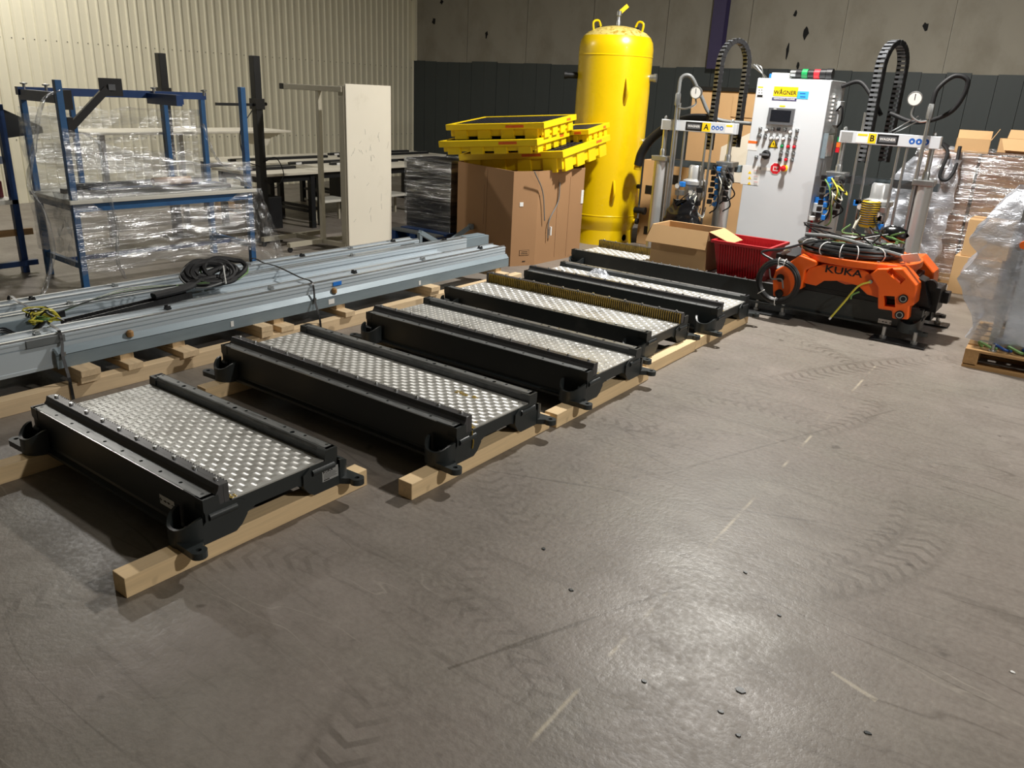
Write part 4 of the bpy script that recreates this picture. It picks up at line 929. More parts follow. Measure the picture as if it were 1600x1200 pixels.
# things on the cabinet's right side
MB().box(CX1, CX1+.05, CY+.06, CY+.34, 1.36, 1.62).build('document_holder', 'steel', t); sgn = MB().box(CX1+.05, CX1+.052, CY+.05, CY+.27, 1.38, 1.60).build('notice_sheet', 'white_label', t)
MB().box(CX1+.002, CX1+.052, CY+.046, CY+.05, 1.36, 1.62).build('holder_front', 'galv', t)
v_ = MB()
for k in range(7): v_.box(CX1, CX1+.03, CY+.12, CY+.24, 1.74+k*.04, 1.76+k*.04)
v_.build('vent_fan', 'white_label', t); MB().box(CX1, CX1+.05, CY+.30, CY+.45, 1.7, 1.95).build('junction_box', 'cab_side', t, False, .004)
for k, m_ in enumerate(('sign_red', 'sticker_orange', 'lamp_green')): MB().cyl((CX1+.10, CY+.34, 1.42+k*.055), (CX1+.10, CY+.34, 1.47+k*.055), .03, 12).build('signal_light', m_, t, True)
MB().tube(bez([(CX1+.02, CY+.3, 1.85), (CX1+.08, CY+.26, 1.9), (CX1+.09, CY+.3, 1.75), (CX1+.03, CY+.4, 1.68)]), .01, 6).build('side_cable', 'rubber', t, True)
MB().box(CX1, CX1+.12, CY+.10, CY+.42, .78, .88).build('valve_block', 'cab_side', t, False, .006)
for k in range(4): MB().box(CX1+.005, CX1+.10, CY+.12+k*.07, CY+.16+k*.07, .88, .94).build('valve', 'fitting_blue' if k < 2 else 'black_plastic', t)
MB().box(CX1, CX1+.10, CY+.16, CY+.36, .66, .78).build('air_filter', 'steel', t, False, .01)
MB().cyl((CX1+.03, CY+.06, .46), (CX1+.03, CY+.06, .72), .014, 8).build('red_handle', 'sign_red', t, True); MB().lathe([(0, .70), (.035, .70), (.035, .74), (0, .74)], 12, (CX1+.03, CY+.05, 0)).build('tag', 'white_label', t)
# clutter on the roof
tt = thing('signal_stack', 'red and green signal tower lying on top of the control cabinet', 'signal light', (CX0+.42, CY+.2, 2.15))
for k, (m_, r_) in enumerate((('steel', .035), ('black_plastic', .045), ('lamp_green', .05), ('black_plastic', .045), ('sign_red', .05), ('black_plastic', .055), ('black_plastic', .06))): MB().cyl((-.13+k*.065, 0, .06), (-.07+k*.065, 0, .06), r_, 14).build('stack_module', m_, tt, True)
o = MB().box(0, .18, 0, .14, 0, .06).build('paper_packet', 'white_label', None, False, .004); o.location = (CX0+.105, CY+.12, 2.15); tag(o, 'small white and blue packet on top of the control cabinet', 'packet'); MB().box(-.03, 0, .02, .12, 0, .05).build('blue_flap', 'fitting_blue', o)

# ------------------------------------------------------------------ pump presses A and B
def chain_loop(parent, x0, x1, y, zb, zt, turn=0.0):
    """upright cable-chain loop made of links"""
    pts = []; r_ = (x1-x0)/2; n = 18
    for k in range(20): pts.append(Vector((x0, y, zb+(zt-r_-zb)*k/20)))
    for k in range(n+1): a = PI-PI*k/n; pts.append(Vector(((x0+x1)/2+r_*math.cos(a), y, zt-r_+r_*math.sin(a)*1.6)))
    for k in range(1, 21): pts.append(Vector((x1, y, zt-r_-(zt-r_-zb)*k/20)))
    c = bez(pts, 4); out = [c[0]]; step = .036; acc = 0
    for i in range(1, len(c)):
        acc += (c[i]-c[i-1]).length
        if acc >= step: out.append(c[i]); acc = 0
    ax = Vector(((x0+x1)/2, y, 0)); m = [MB(), MB()]; g = MB()
    for i in range(len(out)-1):
        a, b = out[i], out[i+1]; d = (b-a).normalized(); nrm = Vector((-d.z, 0, d.x))
        for s_ in (-1, 1): m[s_ > 0].bar(a+Vector((0, s_*.05, 0))-d*.004, b+Vector((0, s_*.05, 0))-d*.004, .05 if i % 2 else .044, .012 if i % 2 else .016, (0, 1, 0))
        for s_ in (-1, 1): g.bar(a.lerp(b, .2)+nrm*.022*s_, a.lerp(b, .75)+nrm*.022*s_, .012 if False else .012, .1, (0, 1, 0))
    for mm, nm, mt in ((m[0], 'chain_side_links', 'rubber'), (m[1], 'chain_side_links', 'rubber'), (g, 'chain_cross_bars', 'bezel')):
        if turn:
            RM = Matrix.Translation(ax) @ Matrix.Rotation(turn, 4, 'Z') @ Matrix.Translation(-ax); mm.v = [tuple(RM @ Vector(v)) for v in mm.v]
        mm.build(nm, mt, parent)
def pump(label, bx0, bx1, zbar, letter, flip, chain, gauge):
    y = 9.1; t = thing('pump_press', label, 'pump', (0, 0, 0), 0, 'drum pump presses')
    W = bx1-bx0
    bar = MB().box(bx0, bx1, y-.03, y+.05, zbar-.06, zbar+.06).build('head_bar', 'cab_grey', t, False, .005)
    order = [('tag', .02, .13), ('sign', .34, .56), ('letter', .56, .67), ('icons', .68, .84), ('note', .86, .96)] if not flip else [('tag', .02, .14), ('note', .18, .30), ('letter', .30, .38), ('sign', .39, .60), ('icons', .70, .90)]
    for nm, a, b in order:
        x0, x1 = bx0+W*a, bx0+W*b
        if nm == 'icons':
            for k in range(3):
                cx_ = x0+(x1-x0)*(k+.5)/3; i_ = MB().lathe([(0, .0006), ((x1-x0)/6.6, .0006), ((x1-x0)/6.6, 0)], 16).build('safety_sign', 'sign_blue', bar); i_.matrix_local = face_my(cx_, y-.0301, zbar)
                MB().box(-.008, .008, -.012, .006, .0006, .001).build('pictogram', 'white_label', i_)
        else:
            o = MB().box(x0, x1, y-.0312, y-.03, zbar-.048, zbar+.048).build({'tag': 'rating_plate', 'sign': 'maker_sign', 'letter': 'letter_sign', 'note': 'notice_sticker'}[nm], {'tag': 'steel_label', 'sign': 'black_print', 'letter': 'sticker_yellow', 'note': 'white_label'}[nm], bar)
            if nm == 'letter': text('lettering', letter, .085, 'black_print', o, face_my((x0+x1)/2, y-.0316, zbar))
            if nm == 'sign': MB().box(x0+.02, x1-.02, y-.032, y-.0312, zbar-.028, zbar+.028).build('sign_field', 'bezel', o); text('lettering', 'WAGNER', .035, 'white_label', o, face_my((x0+x1)/2, y-.0325, zbar))
            if nm == 'note': MB().box(x0+.01, x1-.01, y-.032, y-.0312, zbar+.02, zbar+.04).build('note_band', 'sticker_yellow', o)
    for s_ in (0, 1):
        cx_ = bx0+.04 if s_ == 0 else bx1-.07
        r_ = .085; n = 8; zt_ = zbar-.36
        prof = []
        for k in range(32):
            a = 2*PI*k/32; rr = r_*(1.0 if k % 8 not in (3, 4, 5) else .92); prof.append((cx_+rr*math.cos(a)*1.05, y+.02+rr*math.sin(a)*1.05, .05))
        MB().prism(prof, (0, 0, zt_-.10)).build('lift_cylinder', 'cyl_steel', t, True)
        MB().box(cx_-.10, cx_+.10, y-.08, y+.12, zt_-.06, zt_).build('cylinder_head', 'steel', t, False, .008)
        MB().box(cx_-.10, cx_+.10, y-.08, y+.12, .0, .06).build('cylinder_base', 'steel', t, False, .008)
        MB().cyl((cx_, y+.02, zt_-.02), (cx_, y+.02, zbar-.05), .026, 14).build('piston_rod', 'alu', t, True)
        MB().lathe([(.035, zt_), (.035, zt_+.06), (.028, zt_+.08)], 14, (cx_, y+.02, 0)).build('rod_gland', 'steel', t, True)
        MB().lathe([(.022, zbar+.06), (.022, zbar+.085), (.012, zbar+.10), (0, zbar+.10)], 8, (cx_, y+.01, 0)).build('rod_nut', 'steel', t, True)
    MB().box(bx0-.05, bx1+.05, y+.12, y+.20, zbar-.48, zbar-.40).build('rear_beam', 'galv', t, False, .005)
    MB().box(bx0-.05, bx1+.05, y-.05, y+.6, .0, .05).build('base_plate', 'black_metal', t, False, .005)
    mx = (bx0+bx1)/2
    MB().lathe([(.14, .30), (.14, .33), (.06, .34), (.06, .62), (.08, .64), (.08, .72), (.11, .76), (.125, .82), (.125, .92), (.15, .94), (.15, .98), (.10, 1.0), (.095, 1.02), (.095, 1.14), (.08, 1.16), (0, 1.16)], 28, (mx, y+.1, 0)).build('pump_motor', 'cyl_steel', t, True)
    MB().lathe([(.28, .02), (.28, .34), (.29, .36), (0, .36)], 28, (mx, y+.1, 0)).build('drum', 'bag', t, True)
    for x_ in (bx0+W*.22, bx0+W*.33, bx0+W*.62, bx0+W*.70): MB().cyl((x_, y-.01, .45), (x_-.0, y-.01, zbar-.05 if x_ != bx0+W*.22 else zbar+.25), .014, 10).build('guide_rod', 'steel', t, True)
    for k in range(7):
        x_ = mx+random.uniform(-.17, .17); z_ = random.uniform(.68, 1.0)
        MB().box(-.03, .03, -.03, .03, -.03, .03).build('regulator', ('fitting_blue', 'steel', 'black_plastic', 'steel', 'fitting_blue', 'steel', 'black_plastic')[k], t, False, .006).location = (x_, y-.09, z_)
    for x_, z_ in ((mx+.06, .86), (mx-.12, .92)): o = MB().lathe([(.032, 0), (.032, .02), (.028, .022)], 14).build('small_gauge', 'steel', t, True); o.matrix_local = face_my(x_, y-.12, z_); MB().lathe([(0, .021), (.028, .021)], 14).build('dial', 'gauge_face', o)
    for k in range(5):
        a = Vector((mx+random.uniform(-.16, .16), y-.10, random.uniform(.8, 1.0))); b = Vector((mx+random.uniform(-.25, .25), y-.08, random.uniform(.55, .8)))
        MB().tube(bez([a, a+Vector((random.uniform(-.1, .1), -.06, -.08)), b+Vector((0, -.08, -.1)), b], 6), .007, 6).build('air_hose', ('clear_tube', 'rubber', 'cable_grey')[k % 3], t, True)
    # manifold on the cylinder beside the cabinet
    cx_ = bx1-.07 if not flip else bx0+.04
    for k in range(26):
        MB().box(-.024, .024, -.024, .024, -.026, .026).build('manifold_valve', ('black_plastic', 'fitting_blue', 'steel', 'black_plastic')[k % 4], t, False, .006).location = (cx_-.09+.062*(k % 4)+random.uniform(-.01, .01), y-.11-.03*random.random(), zbar-.42-.066*(k//4)-.02*(k % 2))
    for k in range(10):
        a = Vector((cx_-.09+.02*k, y-.14, zbar-.42-.03*(k % 4))); b = Vector((cx_+random.uniform(-.10, .12), y-.10, zbar-.95+.04*k))
        MB().tube(bez([a, a+Vector((.10, -.06, -.12)), b+Vector((.10, -.06, .1)), b], 6), .008, 6).build('air_hose', ('cable_green', 'rubber', 'clear_tube', 'rubber', 'cable_yellow')[k % 5] if flip else ('rubber', 'rubber', 'clear_tube', 'rubber', 'rubber')[k % 5], t, True)
    # material pipe and pressure gauge
    gx, gz, px = gauge
    MB().tube([(px, y-.05, .5), (px, y-.05, zbar+.34)], .018, 10).build('material_pipe', 'steel', t, True)
    MB().lathe([(.03, zbar+.22), (.034, zbar+.24), (.034, zbar+.34), (.026, zbar+.36)], 8, (px, y-.05, 0)).build('pipe_coupling', 'steel', t, True)
    MB().tube(bez([(px, y-.05, zbar+.20), ((px+gx)/2, y-.06, zbar+.19), (gx, y-.06, zbar+.24), (gx, y-.06, gz-.07)], 6), .011, 8).build('gauge_pipe', 'steel', t, True)
    o = MB().lathe([(0, -.02), (.066, -.02), (.07, 0), (.07, .02), (.062, .022)], 24).build('pressure_gauge', 'steel', t, True); o.matrix_local = face_my(gx, y-.06, gz); MB().lathe([(0, .020), (.062, .020)], 24).build('dial', 'gauge_face', o); MB().box(-.003, .003, -.01, .045, .020, .022).build('needle', 'black_print', o)
    chain_loop(t, *chain)
    return t
pa = pump('drum pump press with a yellow letter A sign, left of the control cabinet', -4.52, -3.58, 1.60, 'A', False, (-4.00, -3.66, 9.36, 1.35, 2.44, R(50)), (-4.10, 1.97, -4.33))
pb = pump('drum pump press with a yellow letter B sign, right of the control cabinet', -2.445, -1.475, 1.60, 'B', True, (-2.30, -1.98, 9.42, 1.35, 2.44, R(62)), (-1.78, 2.00, -1.62))
A9 = lambda x_, y_: Py(x_, y_, 9.05)
MB().tube(bez([(-4.33, 9.05, 1.95), (-4.32, 9.06, 2.12), (-4.22, 9.1, 2.14), (-4.12, 9.2, 1.95), (-3.95, 9.3, 1.7), (-3.5, 9.4, 1.66)], 8), .022, 10).build('material_hose', 'cable_grey', pa, True)
MB().tube(bez([(-4.05, 9.35, 1.69), (-4.31, 9.35, 1.671), (-4.553, 9.35, 1.575), (-4.77, 9.35, 1.41), (-4.884, 9.35, 1.239), (-4.921, 9.35, 1.079)], 8), .055, 12).build('insulated_hose', 'rubber', pa, True)
MB().cyl((-4.92, 9.35, 1.10), (-4.93, 9.35, 1.02), .045, 10).build('hose_fitting', 'gold_guard', pa, True)
MB().tube(bez([(-3.92, 9.36, 2.40), (-3.95, 9.4, 2.2), (-3.90, 9.4, 2.0)]), .01, 6).build('antenna_cable', 'rubber', pa, True) if False else None
MB().tube(bez([(-1.62, 9.05, 1.95), (-1.60, 9.06, 2.10), (-1.48, 9.1, 2.22), (-1.36, 9.12, 2.16), (-1.45, 9.15, 1.90), (-1.75, 9.25, 1.78), (-2.05, 9.35, 1.85)], 8), .022, 10).build('material_hose', 'rubber', pb, True)
MB().tube(bez([(-2.63, 9.5, 2.10), (-2.45, 9.5, 2.15), (-2.28, 9.45, 2.0), (-2.15, 9.4, 1.83)], 8), .022, 10).build('material_hose', 'rubber', pb, True)
for k in range(2): MB().cyl((-2.0+.05*k, 9.2, 1.66), (-1.72+.03*k, 9.05, 1.84-.03*k), .006, 6).build('brace_wire', 'steel', pb, True)
c = Py(1358, 335, 9.0); MB().lathe([(.075, -.13), (.095, -.10), (.095, .12), (.08, .14)], 20, c).build('gold_guard', 'gold_guard', pb, True)
m = MB()
for k in range(10): m.lathe([(.0955, -.10+k*.024), (.099, -.094+k*.024), (.0955, -.088+k*.024)], 20, c)
m.build('guard_ribs', 'black_print', pb, kind='stuff')
c = Py(1070, 340, 9.0)
o = MB().grid(26, 16, lambda u, v: Vector((.30*math.cos(2*PI*u)*(1-.55*v)*(1+.25*nz(u*9, v*5, 3)), .2*math.sin(2*PI*u)*(1-.55*v)*(1+.25*nz(u*9, v*5, 1)), .40*v*(1+.2*nz(u*5, 1, 2))))).build('black_bag', 'bag', None, True); o.location = (-4.02, 8.88, .36); tag(o, 'crumpled black plastic bag hanging over the drum of pump A', 'plastic bag')
# stand the bag on the drum
MB().cyl((0, 0, -.36), (0, .0, .02), .10, 10).build('bag_tail', 'bag', o, True)

# cartons behind pump A
def carton(label, x0, x1, y0, y1, h, marks=0, z=0, m='cardboard_light', rz=0):
    t = thing('carton', label, 'cardboard box', (x0, y0, z), rz); w_, d_ = x1-x0, y1-y0
    MB().box(0, w_, 0, d_, 0, h).build('box_body', m, t, False, .006)
    MB().box(0, w_, d_/2-.03, d_/2+.03, h, h+.002).build('tape_strip', 'cardboard', t)
    return t
c1 = carton('tall plain carton standing behind pump A, under a black strip', -5.0, -3.55, 10.9, 11.3, 2.02); MB().box(-.02, 1.47, -.02, .42, 2.02, 2.07).build('black_lid', 'black_metal', c1)
MB().prism([(.52, -.003, .85), (1.10, -.003, .85), (1.10, -.003, 1.62), (.52, -.003, 1.30)], (0, -.003, 0)).build('white_sheet', 'panel_white', c1)
MB().prism([(.60, -.008, 1.70), (1.42, -.008, 1.70), (1.42, -.008, 1.98), (.60, -.008, 1.98)], (0, -.003, 0)).build('card_flap', 'cardboard_light', c1)
c2 = carton('brown carton with black rectangular marks beside the yellow tank', -5.10, -4.05, 9.85, 10.4, 1.12)
for x0_, z0_, w_, h_ in ((.16, .86, .16, .12), (.40, .84, .16, .12), (.06, .68, .10, .11), (.20, .67, .10, .11), (.10, .14, .16, .11), (.4, .3, .14, .1)): MB().box(x0_, x0_+w_, -.003, 0, z0_, z0_+h_).build('black_mark', 'black_print', c2)
m = MB()
for k in range(3): m.tube(bez([(.45+.02*k, .15, 2.07), (.47+.03*k, .12, 2.2), (.44-.05*k, .1, 2.33), (.36-.03*k, .1, 2.37)], 5), .01, 6)
o = m.build('spray_gun', 'steel', None, True); o.location = (-4.55, 10.9, 0); tag(o, 'shiny metal hose fitting on top of the tall carton', 'fitting')

# ------------------------------------------------------------------ open carton and red bin on the long segment
ZT = .088+.2015
t = thing('open_carton', 'open light brown carton with flaps spread, on the long track segment', 'cardboard box', (-3.745, 7.575, ZT-.0465)); w_, d_, h_ = .62, .39, .415
MB().box(0, w_, 0, .006, 0, h_).box(0, w_, d_-.006, d_, 0, h_).box(0, .006, .006, d_-.006, 0, h_).box(w_-.006, w_, .006, d_-.006, 0, h_).box(0, w_, 0, d_, 0, .006).build('box_body', 'cardboard_light', t)
MB().prism([(0, 0, h_), (w_, 0, h_), (w_+.01, -.06, h_-.175), (-.04, -.06, h_-.175)], (0, -.004, .004)).build('front_flap', 'cardboard_light', t)
MB().prism([(w_, 0, h_), (w_, d_, h_), (w_+.22, d_-.03, h_-.09), (w_+.22, .05, h_-.09)], (.003, 0, .004)).build('side_flap', 'cardboard_light', t)
MB().prism([(0, 0, h_), (0, d_, h_), (-.06, d_, h_-.12), (-.06, 0, h_-.12)], (-.003, 0, .004)).build('side_flap', 'cardboard_light', t)
MB().prism([(0, d_, h_), (w_, d_, h_), (w_, d_+.13, h_-.06), (0, d_+.13, h_-.06)], (0, .004, .003)).build('rear_flap', 'cardboard_light', t)
MB().box(.42, .56, .12, .24, .36, .366).build('paper_slip', 'white_label', t); MB().box(.40, .58, .1, .26, .006, .36).build('content_box', 'fitting_blue', t)
t = thing('red_bin', 'dark red ribbed plastic stacking bin beside the open carton', 'plastic bin', (-2.985, 7.56, ZT-.0465)); w_, d_, h_ = .456, .40, .355
def taper(z, e): return [(-e, -e, z), (w_+e, -e, z), (w_+e, d_+e, z), (-e, d_+e, z)]
def ring(m, a, b):
    m.add(a+b, [(i, (i+1) % 4, 4+(i+1) % 4, 4+i) for i in range(4)])
m = MB(); ring(m, taper(0, -.01), taper(h_, .05)); ring(m, taper(h_, .045), taper(.01, -.016)); m.add(taper(0, -.01), [(3, 2, 1, 0)]); m.add(taper(.01, -.016), [(0, 1, 2, 3)]); m.build('bin_wall', 'red_bin', t)
MB().box(-.075, w_+.075, -.075, -.045, h_-.02, h_+.008).box(-.075, w_+.075, d_+.045, d_+.075, h_-.02, h_+.008).box(-.075, -.045, -.045, d_+.045, h_-.02, h_+.008).box(w_+.045, w_+.075, -.045, d_+.045, h_-.02, h_+.008).build('rim', 'red_bin', t, False, .004)
for k in range(17):
    x_ = .012+k*.0265; z1 = h_-.03
    MB().prism([(x_, .006, .015), (x_+.007, .006, .015), (x_+.007, -.048, z1), (x_, -.048, z1)], (0, -.008, 0)).build('rib', 'red_bin', t)
    MB().prism([(x_, d_-.006, .02), (x_+.007, d_-.006, .02), (x_+.007, d_+.040, z1), (x_, d_+.040, z1)], (0, -.006, 0)).build('rib', 'red_bin', t)

# ------------------------------------------------------------------ orange carriage
t = thing('robot_carriage', 'bright orange cast carriage with round top flange on the long track segment', 'robot carriage', (0, 0, 0))
YF = 7.33
def zo(x, y): return Py(1160+x/4.706, 340+y/4.706, YF)
zd = .64
cx, cy = -1.71, 7.77
dp_ = []
for k in range(40):
    a = 2*PI*k/40; e = .53*(1-.03*math.cos(4*a)); dp_.append((cx+e*math.cos(a), cy+e*.94*math.sin(a), zd-.06))
MB().prism(dp_, (0, 0, .06)).build('top_flange', 'kuka_orange', t, False, .008)
MB().lathe([(.42, .36), (.50, .585)], 40, (0, 0, 0)).build('flange_collar', 'kuka_orange', t, True).matrix_local = Matrix.Translation((cx, cy, 0)) @ Matrix.Diagonal((1, .85, 1, 1))
front = [(450, 430), (490, 372), (600, 342), (800, 362), (900, 388), (1005, 470), (1005, 592), (915, 566), (850, 502), (720, 466), (600, 466), (540, 502), (450, 482)]
fpz = MB().prism([zo(*p_) for p_ in front], (0, .05, 0)).build('side_plate', 'kuka_orange', t, False, .006)
MB().prism([(p_[0], 8.22, p_[2]) for p_ in [zo(*q_) for q_ in front]], (0, .05, 0)).build('side_plate', 'kuka_orange', t, False, .006)
c = zo(742, 398); text('lettering', 'KUKA', .088, 'black_print', fpz, face_my(c.x, YF-.0008, c.z), sx=1.35)
pod = [(940, 412), (1000, 372), (1185, 372), (1285, 495), (1285, 535), (1268, 640), (1232, 650), (1222, 748), (1105, 738), (1105, 682), (1000, 668), (1000, 512)]
pr = [zo(*q_) for q_ in pod]
def CLEAR(yo): return MB().box(-3, 0, 7.41, 7.75, 0, .306) if yo < 8 else MB().box(-3, 0, 7.8, 8.135, 0, .342)   # room for the rail
for yo, dy in ((YF-.03, .26), (8.06, .26)):
    pd = MB().prism([(p_[0], yo, p_[2]) for p_ in pr], (0, dy, 0)).build('corner_pod', 'kuka_orange', t, False, .012); carve(pd, CLEAR(yo))
    if dy and yo < 8:
        q_ = [zo(x_, y_) for x_, y_ in ((1045, 570), (1125, 575), (1130, 655), (1045, 650))]; carve(pd, MB().prism([(p_[0], yo-.05, p_[2]) for p_ in q_], (0, .4, 0)))
        for x_, y_ in ((1190, 592), (1163, 710)):
            p_ = zo(x_, y_); o = MB().lathe([(.038, 0), (.038, .012), (.02, .014), (.02, .008), (0, .008)], 20).build('guide_roller', 'black_plastic', pd, True); o.matrix_local = face_my(p_.x, yo, p_.z)
            MB().lathe([(.020, .015), (.028, .015), (.028, .008)], 16).build('roller_ring', 'steel', o, True)
        p_ = zo(1130, 420); carve(pd, MB().tube(bez([(p_.x-.06, yo+.02, p_.z+.035), (p_.x, yo, p_.z+.0), (p_.x+.07, yo, p_.z-.045)], 5), .03, 10))
lp = [(232, 575), (228, 460), (250, 385), (355, 325), (430, 272), (552, 320), (552, 350), (470, 385), (440, 520), (350, 560), (330, 575)]
pl = [zo(*q_) for q_ in lp]
for yo in (YF-.03, 8.06):
    pd = MB().prism([(p_[0], yo, p_[2]) for p_ in pl], (0, .26, 0)).build('corner_pod', 'kuka_orange', t, False, .012); carve(pd, CLEAR(yo))
    if yo < 8:
        for x_, y_ in ((288, 440), (280, 552)): p_ = zo(x_, y_); o = MB().lathe([(.036, 0), (.036, .012), (.02, .014), (0, .014)], 18).build('guide_roller', 'black_plastic', pd, True); o.matrix_local = face_my(p_.x, yo, p_.z)
MB().prism([(-2.25, y_, z_) for y_, z_ in ((7.40, .335), (7.42, .335), (7.42, .2885), (7.47, .2885), (7.47, .335), (8.2, .335), (8.2, .52), (7.40, .52))], (1.05, 0, 0)).build('centre_block', 'black_metal', t, False, .01)
MB().box(-1.12, -.98, 7.62, 7.92, .243, .46).box(-1.0, -.93, 7.80, 7.92, .30, .40).build('end_stop', 'black_plastic', t, False, .006)
MB().prism([(-1.16, 7.5, .30), (-1.02, 7.5, .30), (-1.10, 7.5, .52), (-1.16, 7.5, .54)], (0, .22, 0)).build('wiper_cover', 'black_plastic', t, False, .004)
MB().lathe([(.0, .0), (.05, 0), (.05, .06), (0, .06)], 14).build('end_buffer', 'black_plastic', t, True).matrix_local = face_my(-1.06, 7.62, .48)
MB().box(-2.42, -2.22, 7.55, 8.1, .46, .56).build('drive_cover', 'black_plastic', t, False, .01); MB().cyl((-2.4, 7.6, .53), (-2.28, 7.5, .62), .02, 8).build('pipe_stub', 'steel', t, True)
for k in range(10):
    a = 2*PI*k/10+.2; MB().lathe([(.014, zd), (.014, zd+.012), (0, zd+.014)], 8, (cx+.48*math.cos(a), cy+.45*math.sin(a), 0)).build('flange_bolt', 'steel', t, True)
# earth lead
p0, p1, p2 = zo(945, 470), zo(860, 500), zo(662, 728)
ew = MB().tube(bez([p0+Vector((0, -.02, 0)), p1+Vector((0, -.05, .0)), p1.lerp(p2, .5)+Vector((0, -.06, 0)), p2+Vector((0, -.07, 0))], 6), .009, 8).build('earth_lead', 'cable_yellow', t, True)
MB().tube(bez([zo(870, 540)+Vector((0, -.04, 0)), zo(820, 560)+Vector((0, -.06, 0)), zo(810, 590)+Vector((0, -.06, 0))], 5), .008, 6).build('lead_twist', 'cable_green', ew, True); MB().cyl(zo(668, 722)+Vector((0, -.07, 0)), zo(655, 736)+Vector((0, -.07, 0)), .01, 8).build('lead_end', 'zip_white', ew, True)
MB().lathe([(.018, 0), (.018, .02), (0, .02)], 8).build('lead_bolt', 'steel', t, True).matrix_local = face_my(p0.x, YF, p0.z)
# big coil on the flange
t = thing('cable_coil', 'thick coil of black cable tied with white ties on the orange flange', 'cable coil', (-1.80, 7.66, zd))
for k in range(13):
    rx = .27+.035*(k % 4)+random.uniform(-.012, .012); z = .02+.026*(k//4)+random.uniform(0, .008); ph = random.uniform(0, 6); pts = []
    for j in range(29):
        a = 2*PI*j/28; pts.append((rx*1.16*math.cos(a), rx*.88*math.sin(a), z+.008*math.sin(2*a+ph)))
    MB().tube(pts, .017, 7, False).build('cable_turn', 'cable_black', t, True)
for k in range(12):
    a0 = random.uniform(0, 6.3); pts = []
    for j in range(8): a = a0+j*random.uniform(.3, .5); rr = .19+random.uniform(-.05, .05); pts.append((rr*1.1*math.cos(a), rr*.85*math.sin(a), .07+.04*random.random()))
    MB().tube(bez(pts, 4), .008, 5).build('loose_wire', ('cable_black', 'cable_green', 'cable_grey')[k % 3], t, True)
for a in (R(-140), R(-110), R(-88), R(-70), R(-40), R(30), R(160)):
    c_ = Vector((.325*1.16*math.cos(a), .325*.88*math.sin(a), .05)); d = Vector((1.16*math.cos(a), .88*math.sin(a), 0)).normalized()
    pts = [c_+d*.085*math.cos(b)+Vector((0, 0, .062*math.sin(b))) for b in [2*PI*k/12 for k in range(13)]]; MB().tube(pts, .0045, 5, False).build('cable_tie', 'zip_white', t, True)
MB().tube(bez([(-.38, -.1, .13), (-.1, -.12, .14), (.25, -.16, .10), (.5, -.2, .07)], 6), .018, 8).build('cable_end', 'cable_grey', t, True)
MB().box(-.06, .06, -.03, .03, -.03, .03).build('plug', 'black_plastic', t, False, .01).location = (.42, -.12, .10)
MB().box(-.07, .07, -.002, .002, -.045, .045).build('paper_tag', 'white_label', t).matrix_local = Matrix.Translation((.56, -.22, .07)) @ Matrix.Rotation(R(35), 4, 'X') @ Matrix.Rotation(R(-20), 4, 'Y')
for k in range(7):
    a = Vector((random.uniform(-.3, .4), random.uniform(-.05, .2), .1)); pts = [a]+[a+Vector((random.uniform(-.2, .2), random.uniform(-.1, .1), random.uniform(.02, .14))) for j in range(3)]
    MB().tube(bez(pts, 5), .008, 5).build('loose_wire', ('cable_black', 'cable_green')[k % 2], t, True)
o = MB().grid(16, 10, lambda u, v: Vector((.12*math.cos(2*PI*u)*math.sin(PI*v)*(1+.3*nz(u*5, v*5, 1)), .08*math.sin(2*PI*u)*math.sin(PI*v), .075-.075*math.cos(PI*v)*(1+.2*nz(u*6, v*4, 2))))).build('wrapped_plug', 'bag', None, True); o.location = (-1.52, 8.0, zd+.10); tag(o, 'plug wrapped in shiny black plastic on the big cable coil', 'wrapped plug')
# small coil hanging on the left pod
t = thing('hanging_coil', 'round coil of black cable hanging on the left side of the orange carriage', 'cable coil', (-2.262, 7.25, .358))
for k in range(7):
    r_ = .165+.011*(k % 4)+random.uniform(-.004, .004); yy = -.012*(k//4)-.006*(k % 2)
    MB().tube([(r_*math.cos(2*PI*j/32), yy, r_*math.sin(2*PI*j/32)*1.02) for j in range(33)], .011, 7, False).build('cable_turn', 'cable_black', t, True)
for a in (R(95), R(78), R(-88), R(-140)):
    c_ = Vector((.182*math.cos(a), -.008, .185*math.sin(a))); d = Vector((math.cos(a), 0, math.sin(a))); MB().tube([c_+d*.036*math.cos(b)+Vector((0, .03*math.sin(b), 0)) for b in [2*PI*k/10 for k in range(11)]], .004, 5, False).build('cable_tie', 'zip_white', t, True)
MB().tube(bez([(-.06, -.0, .18), (-.2, .02, .24), (.0, .05, .30), (.2, .12, .38), (.36, .3, .40)], 8), .011, 7).build('cable_end', 'cable_black', t, True)
MB().tube(bez([(-.10, 0, .10), (-.06, -.02, .02), (.03, -.02, .03), (.06, -.02, -.05)], 6), .007, 6).build('inner_wire', 'cable_grey', t, True)
MB().cyl((.0, .055, .16), (.0, -.015, .16), .012, 8).build('hook', 'steel', t, True)

